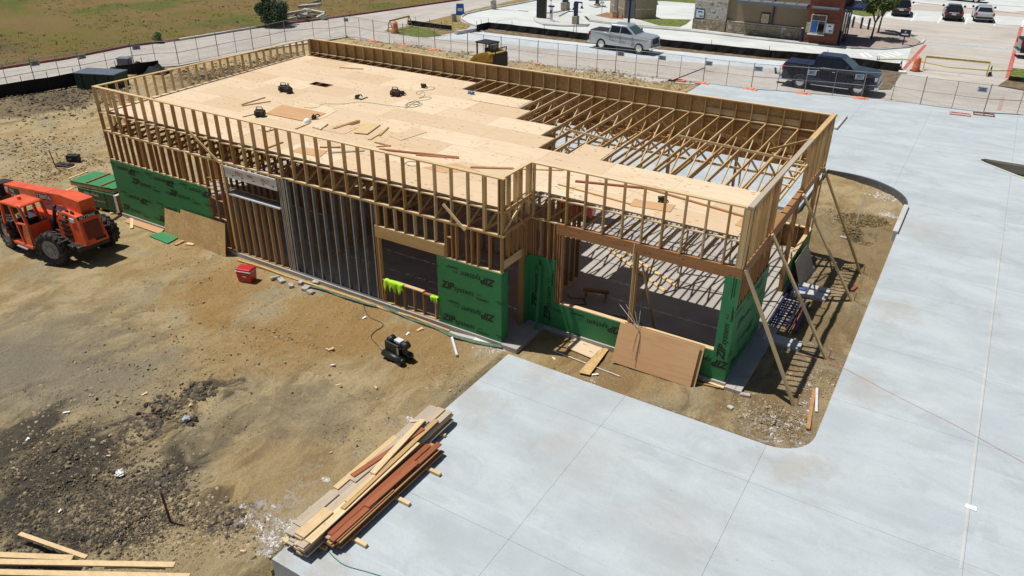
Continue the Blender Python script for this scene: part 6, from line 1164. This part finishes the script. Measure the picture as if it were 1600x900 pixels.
for i, (u, v, w) in enumerate(((1331.5, 43, 'left'), (1344.5, 44.5, 'middle'), (1356, 46, 'right'))): t = thing('bollard', f'{w} one of three dark bollards on the paved walk beside the shop', 'bollard', G(u, v, .04), 0, 'bollards'); MB().cyl((0, 0, 0), (0, 0, 1.0), .10, n=12).build('pipe', 'blue_dark', t); MB().cyl((0, 0, 1.0), (0, 0, 1.05), .10, .04, 12).build('cap', 'blue_dark', t)
# --- bin enclosure
a, c, l_ = G(976, 30, -.06), G(1023, 29, -.06), G(954, 20.5, -.06); t = thing('bin_enclosure', 'tan block walled bin enclosure with dark steel gate beyond the drive lane', 'enclosure', a)
d = c-a; g = d*.33; e = l_-a; Hn = 1.9; q = MB().beam(g+Vector((0, 0, Hn/2)), d+Vector((0, 0, Hn/2)), .22, Hn, (0, 0, 1)); q.build('front_wall', 'block_tan', t); MB().beam(Vector((0, 0, Hn/2)), e+Vector((0, 0, Hn/2)), .22, Hn, (0, 0, 1)).build('side_wall', 'block_tan', t); MB().beam(d+Vector((0, 0, Hn/2)), d+e+Vector((0, 0, Hn/2)), .22, Hn, (0, 0, 1)).build('side_wall', 'block_tan', t); MB().beam(e+Vector((0, 0, Hn/2)), d+e+Vector((0, 0, Hn/2)), .22, Hn, (0, 0, 1)).build('back_wall', 'block_tan', t)
MB().beam(Vector((.1, 0, Hn*.48)), g+Vector((0, 0, Hn*.48)), .06, Hn*.9, (0, 0, 1)).build('gate', 'awning_steel', t)
for w_a, w_b in ((g, d), (Vector(), e)): n_ = Vector((0, -.13, 0)) if w_a == g else Vector((-.13, -.02, 0)); MB().beam(w_a+n_*.98+Vector((0, 0, .95)), w_b+n_*.98+Vector((0, 0, .95)), .04, .10, (0, 0, 1)).build('coping_band', 'stone_pale', t); MB().beam(w_a+Vector((0, 0, Hn+.04)), w_b+Vector((0, 0, Hn+.04)), .28, .08).build('coping', 'blue_dark', t)
MB().box(e*.5+d*.5+Vector((0, 0, .7)), (2.2, 1.4, 1.3)).build('bin', 'black_plastic', t, bevel=.05)
MB().box(Vector((-1.0, -.1, .35)), (.5, .5, .8)).build('stone_pier', 'stone_tan', t, bevel=.02); MB().box(Vector((-1.0, -.1, 1.3)), (.3, .3, 1.2)).build('pier_post', 'steel_grey', t)
# ================================================================== SHOP
wa, wb_ = G(1082, 44.5, .03), G(1248, 62, .03); ax_ = (wb_-wa).normalized(); ay_ = Vector((-ax_.y, ax_.x, 0)); SR = math.atan2(ax_.y, ax_.x)
shop = thing('shop_building', 'tan shop with stone base, brown drive through window bay and steel canopy', 'shop', wa, SR)
def VW(u, v, off=0):
    d = rt*((u-800)/FPX)+up*(-(v-450)/FPX)+fw; o = wa+ay_*off; t = (o-CAM).dot(ay_)/d.dot(ay_); p = CAM+d*t-wa; return p.dot(ax_), p.z
def wallbox(x0, x1, z0, z1, y0, y1, name, mat, bevel=0): return MB().box(((x0+x1)/2, (y0+y1)/2, (z0+z1)/2), (x1-x0, y1-y0, z1-z0)).build(name, mat, shop, bevel=bevel)
xt = VW(1132, 49)[0]; xw = VW(1250, 62)[0]; zw = .95
wallbox(xt, xw+2.4, -.1, 4.6, .25, 5, 'wall', 'stucco'); wallbox(xt+.002, xw+.02, -.1, zw, .12, .25, 'stone_base', 'stone_tan'); wallbox(xt, xw, zw, zw+.06, .08, .26, 'ledge', 'stone_pale')
wallbox(0, xt, .95, 5.2, .0, 6, 'tower_wall', 'stone_pale'); wallbox(-.04, xt+.03, -.1, .95, -.05, 6, 'tower_base', 'stone_tan')
# coursed stones, each with its own edges
def stones(x0, x1, z0, z1, y, mat, hh, seed, nm='stone'):
    r = np.random.default_rng(seed); z = z0; k = 0
    while z < z1-.02:
        h = min(hh*(.7+.6*r.random()), z1-z); x = x0
        while x < x1-.02:
            w = min(.18+.35*r.random(), x1-x); o = board(nm, (x+.008, y-.015-.02*r.random(), z+h/2), (x+w-.008, y-.015-.02*r.random(), z+h/2), h-.014, .05, mat if r.random() < .6 else ('stone_pale' if mat == 'stone_tan' else 'stone_tan') if r.random() < .25 else mat, shop, (0, 1, 0)); x += w; k += 1
        z += h
    return k
stones(0, xt, .98, 2.6, -.01, 'stone_pale', .17, 1); stones(-.04, xt+.02, 0, .95, -.06, 'stone_tan', .24, 2); stones(xt+.05, xw-.02, 0, .92, .11, 'stone_tan', .26, 3)
def poster(u0, v0, u1, v1, y, fm, pm, art=1):
    x0, z1 = VW(u0, v0, y); x1, z0 = VW(u1, v1, y); w = wallbox(x0, x1, z0, z1, y-.09, y, 'poster_frame', fm, .01); wallbox(x0+.07, x1-.07, z0+.08, z1-.08, y-.10, y-.09, 'poster', pm)
    if art: wallbox(x0+.22, x1-.25, z0+.65*(z1-z0), z0+.78*(z1-z0), y-.106, y-.10, 'poster_print', 'blue_sign'); wallbox(x0+.45*(x1-x0), x1-.12, z0+.2*(z1-z0), z0+.35*(z1-z0), y-.106, y-.10, 'poster_print', 'awning_steel')
poster(1088, 13, 1100.5, 29.5, -.02, 'blue_dark', 'poster'); poster(1190, 19.5, 1201.5, 38, .22, 'blue_dark', 'poster_tan', 0)
x0, z1 = VW(1211, 7, .2); wallbox(x0-.06, x0+.06, .05, 3.2, .10, .22, 'downspout', 'blue_dark')
xa, za = VW(1152, 2, -.8); xb, zb_ = VW(1262, 8.5, -.8); wallbox(xa, xb, za-.12, za+.10, -1.0, .25, 'canopy', 'awning_steel'); wallbox(xa, xb, za+.10, za+.14, -.95, .25, 'canopy_roof', 'steel_galv')
for i in range(7): wallbox(xa+(xb-xa)*i/6-.03, xa+(xb-xa)*i/6+.03, za+.14, za+.20, -.95, .25, 'canopy_rib', 'steel_galv')
# brown bay
bx0 = VW(1255.5, 63, -.9)[0]; bx1 = VW(1305, 67.5, -.9)[0]; wallbox(bx0, bx1+.1, -.1, 5, -.95, 4, 'brown_bay', 'brown_clad')
for i in range(1, 9): wallbox(bx0-.004, bx1+.104, i*.36, i*.36+.015, -.965, 0, 'panel_joint', 'rust')
wallbox(bx1+.102, bx1+.13, .3, 3.2, -.1, 3.6, 'side_glazing', 'dark_glass'); wallbox(bx1+.13, bx1+1.6, 2.95, 3.2, -.5, 4, 'side_canopy', 'blue_dark')
for k in range(4): wallbox(bx1+.13, bx1+.18, .3, 3.2, -.1+k*1.2, -.03+k*1.2, 'mullion', 'steel_grey')
y_ = -.95; wx0, wz1 = VW(1269, 21.5, y_); wx1, wz0 = VW(1287.5, 54.5, y_); wallbox(wx0, wx1, wz0, wz1, y_-.08, y_, 'window_frame', 'stone_pale', .01)
wm = (wx0+wx1)/2; wallbox(wx0+.1, wx1-.1, wz0+(wz1-wz0)*.70, wz1-.1, y_-.10, y_-.08, 'pane', 'dark_glass'); wallbox(wx0+.1, wm-.04, wz0+.15, wz0+(wz1-wz0)*.66, y_-.10, y_-.08, 'pane', 'blue_sign'); wallbox(wm+.04, wx1-.1, wz0+.15, wz0+(wz1-wz0)*.66, y_-.10, y_-.08, 'pane', 'dark_glass'); wallbox(wx0-.1, wx1+.05, wz0-.06, wz0+.02, y_-.25, y_, 'counter', 'steel_white')
poster(1291, 35.5, 1301.5, 53, y_, 'steel_grey', 'poster'); x0, z1 = VW(1261, 34, y_); x1, z0 = VW(1265, 51, y_); wallbox(x0, x1, z0, z1, y_-.03, y_, 'notice', 'poster_tan')
xa, za = VW(1268, 12, y_-.7); xb, zb_ = VW(1311, 15, y_-.7); wallbox(xa, xb, za-.05, za+.07, y_-.75, y_, 'awning', 'awning_steel', .01)
for i, (u, v, l) in enumerate(((1250.5, 65, 'blue bollard left of the brown drive through bay'), (1311, 69.5, 'blue bollard right of the brown drive through bay'))): t = thing('bollard', l, 'bollard', G(u, v, .04)); MB().cyl((0, 0, 0), (0, 0, 1.15), .11, n=14).build('pipe', 'blue_steel' if 0 else 'blue_dark', t); MB().cyl((0, 0, 1.15), (0, 0, 1.2), .115, .09, 14).build('cap', 'pipe_white', t)
# ================================================================== VEGETATION
def foliage(name, mat, blobs, n, s, seed, par=None):
    r = np.random.default_rng(seed); V = []; F = []
    for k in range(n):
        c, rad = blobs[r.integers(len(blobs))]; d = r.normal(size=3); d /= np.linalg.norm(d); q = np.array(c)+d*np.array(rad)*(r.random()**.45)
        a = r.normal(size=3); a /= np.linalg.norm(a); b_ = np.cross(a, r.normal(size=3)); b_ /= np.linalg.norm(b_); e = s*(.6+.8*r.random()); i = len(V)
        V += [tuple(q-a*e), tuple(q+b_*e*.45), tuple(q+a*e), tuple(q-b_*e*.45)]; F.append((i, i+1, i+2, i+3))
    me = bpy.data.meshes.new(name); me.from_pydata(V, [], F); me.materials.append(MT[mat]); o = bpy.data.objects.new(name, me); COL.objects.link(o)
    if par: o.parent = par
    return o
def tree(label, u, v, h, w, seed, mat='leaf', n=4200, sx=0):
    t = thing('small_tree', label, 'tree', G(u, v, .03)); r = random.Random(seed); b = MB(); b.cyl((0, 0, 0), (.05, 0, h*.3), .09, .065, 8); top = Vector((.05, 0, h*.3)); bl_ = []
    for k in range(7):
        a = k*.9+r.random(); e = Vector((math.cos(a)*w*.36+sx*.3, math.sin(a)*w*.36, h*(.6+.3*r.random()))); m_ = (top+e)/2+Vector((0, 0, .2)); b.cyl(top, m_, .05, .03, 6); b.cyl(m_, e, .03, .012, 6)
        bl_.append(((e.x, e.y, e.z), (w*.24, w*.24, h*.15))); bl_.append(((m_.x*1.5, m_.y*1.5, m_.z+.4), (w*.2, w*.2, h*.13)))
    bl_.append(((sx*.4, 0, h*.85), (w*.3, w*.3, h*.16)))
    b.build('trunk', 'bark', t); foliage('crown', mat, bl_, n, .12, seed, t)
tree('small leafy tree with a forked trunk on the paved corner beside the shop', 1361, 61, 4.6, 3.0, 3); tree('second small tree just behind the forked one on the paved corner', 1372, 50, 4.4, 2.8, 8, sx=1)
t = thing('wild_bush', 'large dark green bush on the verge beyond the street', 'bush', G(428, 40, -.05)); b = MB()
for k in range(9): a = k*.7; b.cyl((0, 0, 0), (math.cos(a)*1.1, math.sin(a)*.9, 1.9+.3*math.sin(k*2)), .05, .01, 5)
b.build('stems', 'bark', t)['kind'] = 'stuff'; foliage('leaves', 'leaf_dark', [((math.cos(k*.8)*1.0, math.sin(k*.8)*.8, 1.2+.45*math.sin(k*1.7)), (.75, .7, .7)) for k in range(9)]+[((0, 0, 1.9), (.9, .8, .5)), ((-.6, 0, 2.2), (.5, .4, .5)), ((.9, 0, .7), (.8, .7, .5))], 9000, .11, 5, t)
t = thing('weed', 'small bright green weed growing at the red kerb', 'weed', G(247, 66, -.05)); foliage('leaves', 'leaf_bright', [((0, 0, .35), (.55, .4, .35)), ((.2, 0, .6), (.3, .3, .3))], 500, .09, 6, t)
# rubble of concrete slabs behind the kerb
for i, (u, v, L_, w, rz, ry, z) in enumerate(((452, 30, 3.6, .5, 12, .18, .8), (446, 35, 2.4, .45, 20, .25, .35), (462, 30, 1.0, .7, 60, .7, .4), (478, 26, 1.2, .9, -30, .5, .6), (486, 22, 2.4, .8, 5, .12, 1.2), (492, 25, 2.2, .6, 15, -.15, .7), (497, 18, .8, .6, 0, .3, 1.4), (502, 27, .9, .6, 40, .4, .3), (470, 30, 1.1, .6, -50, .6, .3), (484, 28, 1.2, .8, 70, -.5, .4), (440, 24, 1.0, .8, 10, .4, .8), (507, 28, .6, .5, 0, .4, .2))):
    p = G(u, v+2, -.05); tag(MB().box((0, 0, z*.8), (L_, w, .28), R(rz+12), ry=-ry).build('broken_slab', 'rock', loc=p, bevel=.03), ('longest broken concrete slab leaning in the rubble by the bush', 'second long slab under the longest in the rubble', 'upright chunk in the middle left of the rubble', 'tilted chunk in the middle of the rubble', 'flat slab on top of the right half of the rubble', 'slab beneath the top one at the right of the rubble', 'knobbly chunk at the top right tip of the rubble', 'low chunk at the right foot of the rubble', 'small chunk at the front foot of the rubble', 'chunk jammed under the top slab of the rubble', 'chunk half hidden by the bush', 'smallest chunk lying right of the rubble')[i], 'rubble', 'broken concrete heap')
# grass: tufts over the meadow nearest the street
r = np.random.default_rng(11); V = []; F = []
FE = [G(u, v, -.05) for u, v in KL[1:10]]
for k in range(11000):
    i = r.integers(len(FE)-1); a, c = FE[i], FE[i+1]
    if r.random() > (c-a).length/40: continue
    q = a+(c-a)*r.random(); d = (c-a).normalized(); nn = Vector((-d.y, d.x, 0)); dd = .4+38*r.random()**1.6; x, y = q.x+nn.x*dd, q.y+nn.y*dd; hh = .04+.12*r.random()*min(1, .3+dd/10)
    for b_ in range(5):
        an = r.random()*6.28; l = .10+.12*r.random(); ox, oy = r.normal()*.15, r.normal()*.15; j = len(V); V += [(x+ox-math.cos(an)*.05, y+oy-math.sin(an)*.05, -.07), (x+ox+math.cos(an)*.05, y+oy+math.sin(an)*.05, -.07), (x+ox+math.cos(an*3)*l, y+oy+math.sin(an*3)*l, -.06+hh)]; F.append((j, j+1, j+2))
for nm, mt, sl in (('meadow_grass', 'grass_a', F[::2]), ('dry_grass', 'grass_b', F[1::2])):
    me = bpy.data.meshes.new(nm); me.from_pydata(V, [], sl); me.materials.append(MT[mt]); o = bpy.data.objects.new(nm, me); COL.objects.link(o); o['kind'] = 'stuff'; stuffl(o, 'rough grass tufts of the meadow beyond the street', 'grass')
# gear glimpsed inside below the open trusses
t = thing('mobile_lift', 'red and black wheeled lift standing on the slab below the open trusses', 'lift', (-2.6, 10.2, 0), .2); MB().box((0, 0, .45), (1.5, .75, .5)).build('chassis', 'red_plastic', t, bevel=.04); b = MB()
for k in range(4): b.beam((-.6, 0, .75+.35*k), (.6, 0, 1.1+.35*k), .06, .08); b.beam((.6, 0, .75+.35*k), (-.6, 0, 1.1+.35*k), .06, .08)
b.build('scissor_arms', 'steel_dark', t); MB().box((0, 0, 2.25), (1.6, .8, .12)).build('platform', 'red_plastic', t, bevel=.02); b = MB()
for x in (-.75, .75):
    for y in (-.35, .35): b.beam((x, y, 2.3), (x, y, 3.2), .04, .04, (0, 1, 0))
for y in (-.35, .35): b.beam((-.75, y, 3.2), (.75, y, 3.2), .04, .04); b.beam((-.75, y, 2.75), (.75, y, 2.75), .04, .04)
b.build('guard_rail', 'steel_white', t)
for x in (-.5, .5):
    for y in (-.36, .36): MB().cyl((x, y-.05, .17), (x, y+.05, .17), .17, n=12).build('wheel', 'rubber', t)
t = thing('saw_bench', 'low timber saw bench on the shaded slab inside the shopfront opening', 'bench', (1.3, 4.1, 0), .3); MB().box((0, 0, .35), (.9, .12, .1)).build('rail', LO, t); 
for x in (-.35, .35):
    for y in (-.2, .2): MB().beam((x, y, 0), (x, 0, .33), .05, .05).build('leg', LO, t)
for i, (a, b_, l) in enumerate((((-.0, 8.0), (3.2, 5.9), 'longest pale board lying on the slab inside'), ((.6, 8.1), (3.4, 6.5), 'second pale board lying on the slab inside, beside the longest'), ((4.9, 8.5), (6.0, 5.6), 'pale board on the slab by the side opening'))):
    q = Vector(((a[0]+b_[0])/2, (a[1]+b_[1])/2, .03)); tag(MB().beam(Vector((*a, .03))-q, Vector((*b_, .03))-q, .14, .04).build('loose_board', LP, loc=q), l, 'board', 'loose boards on the slab')
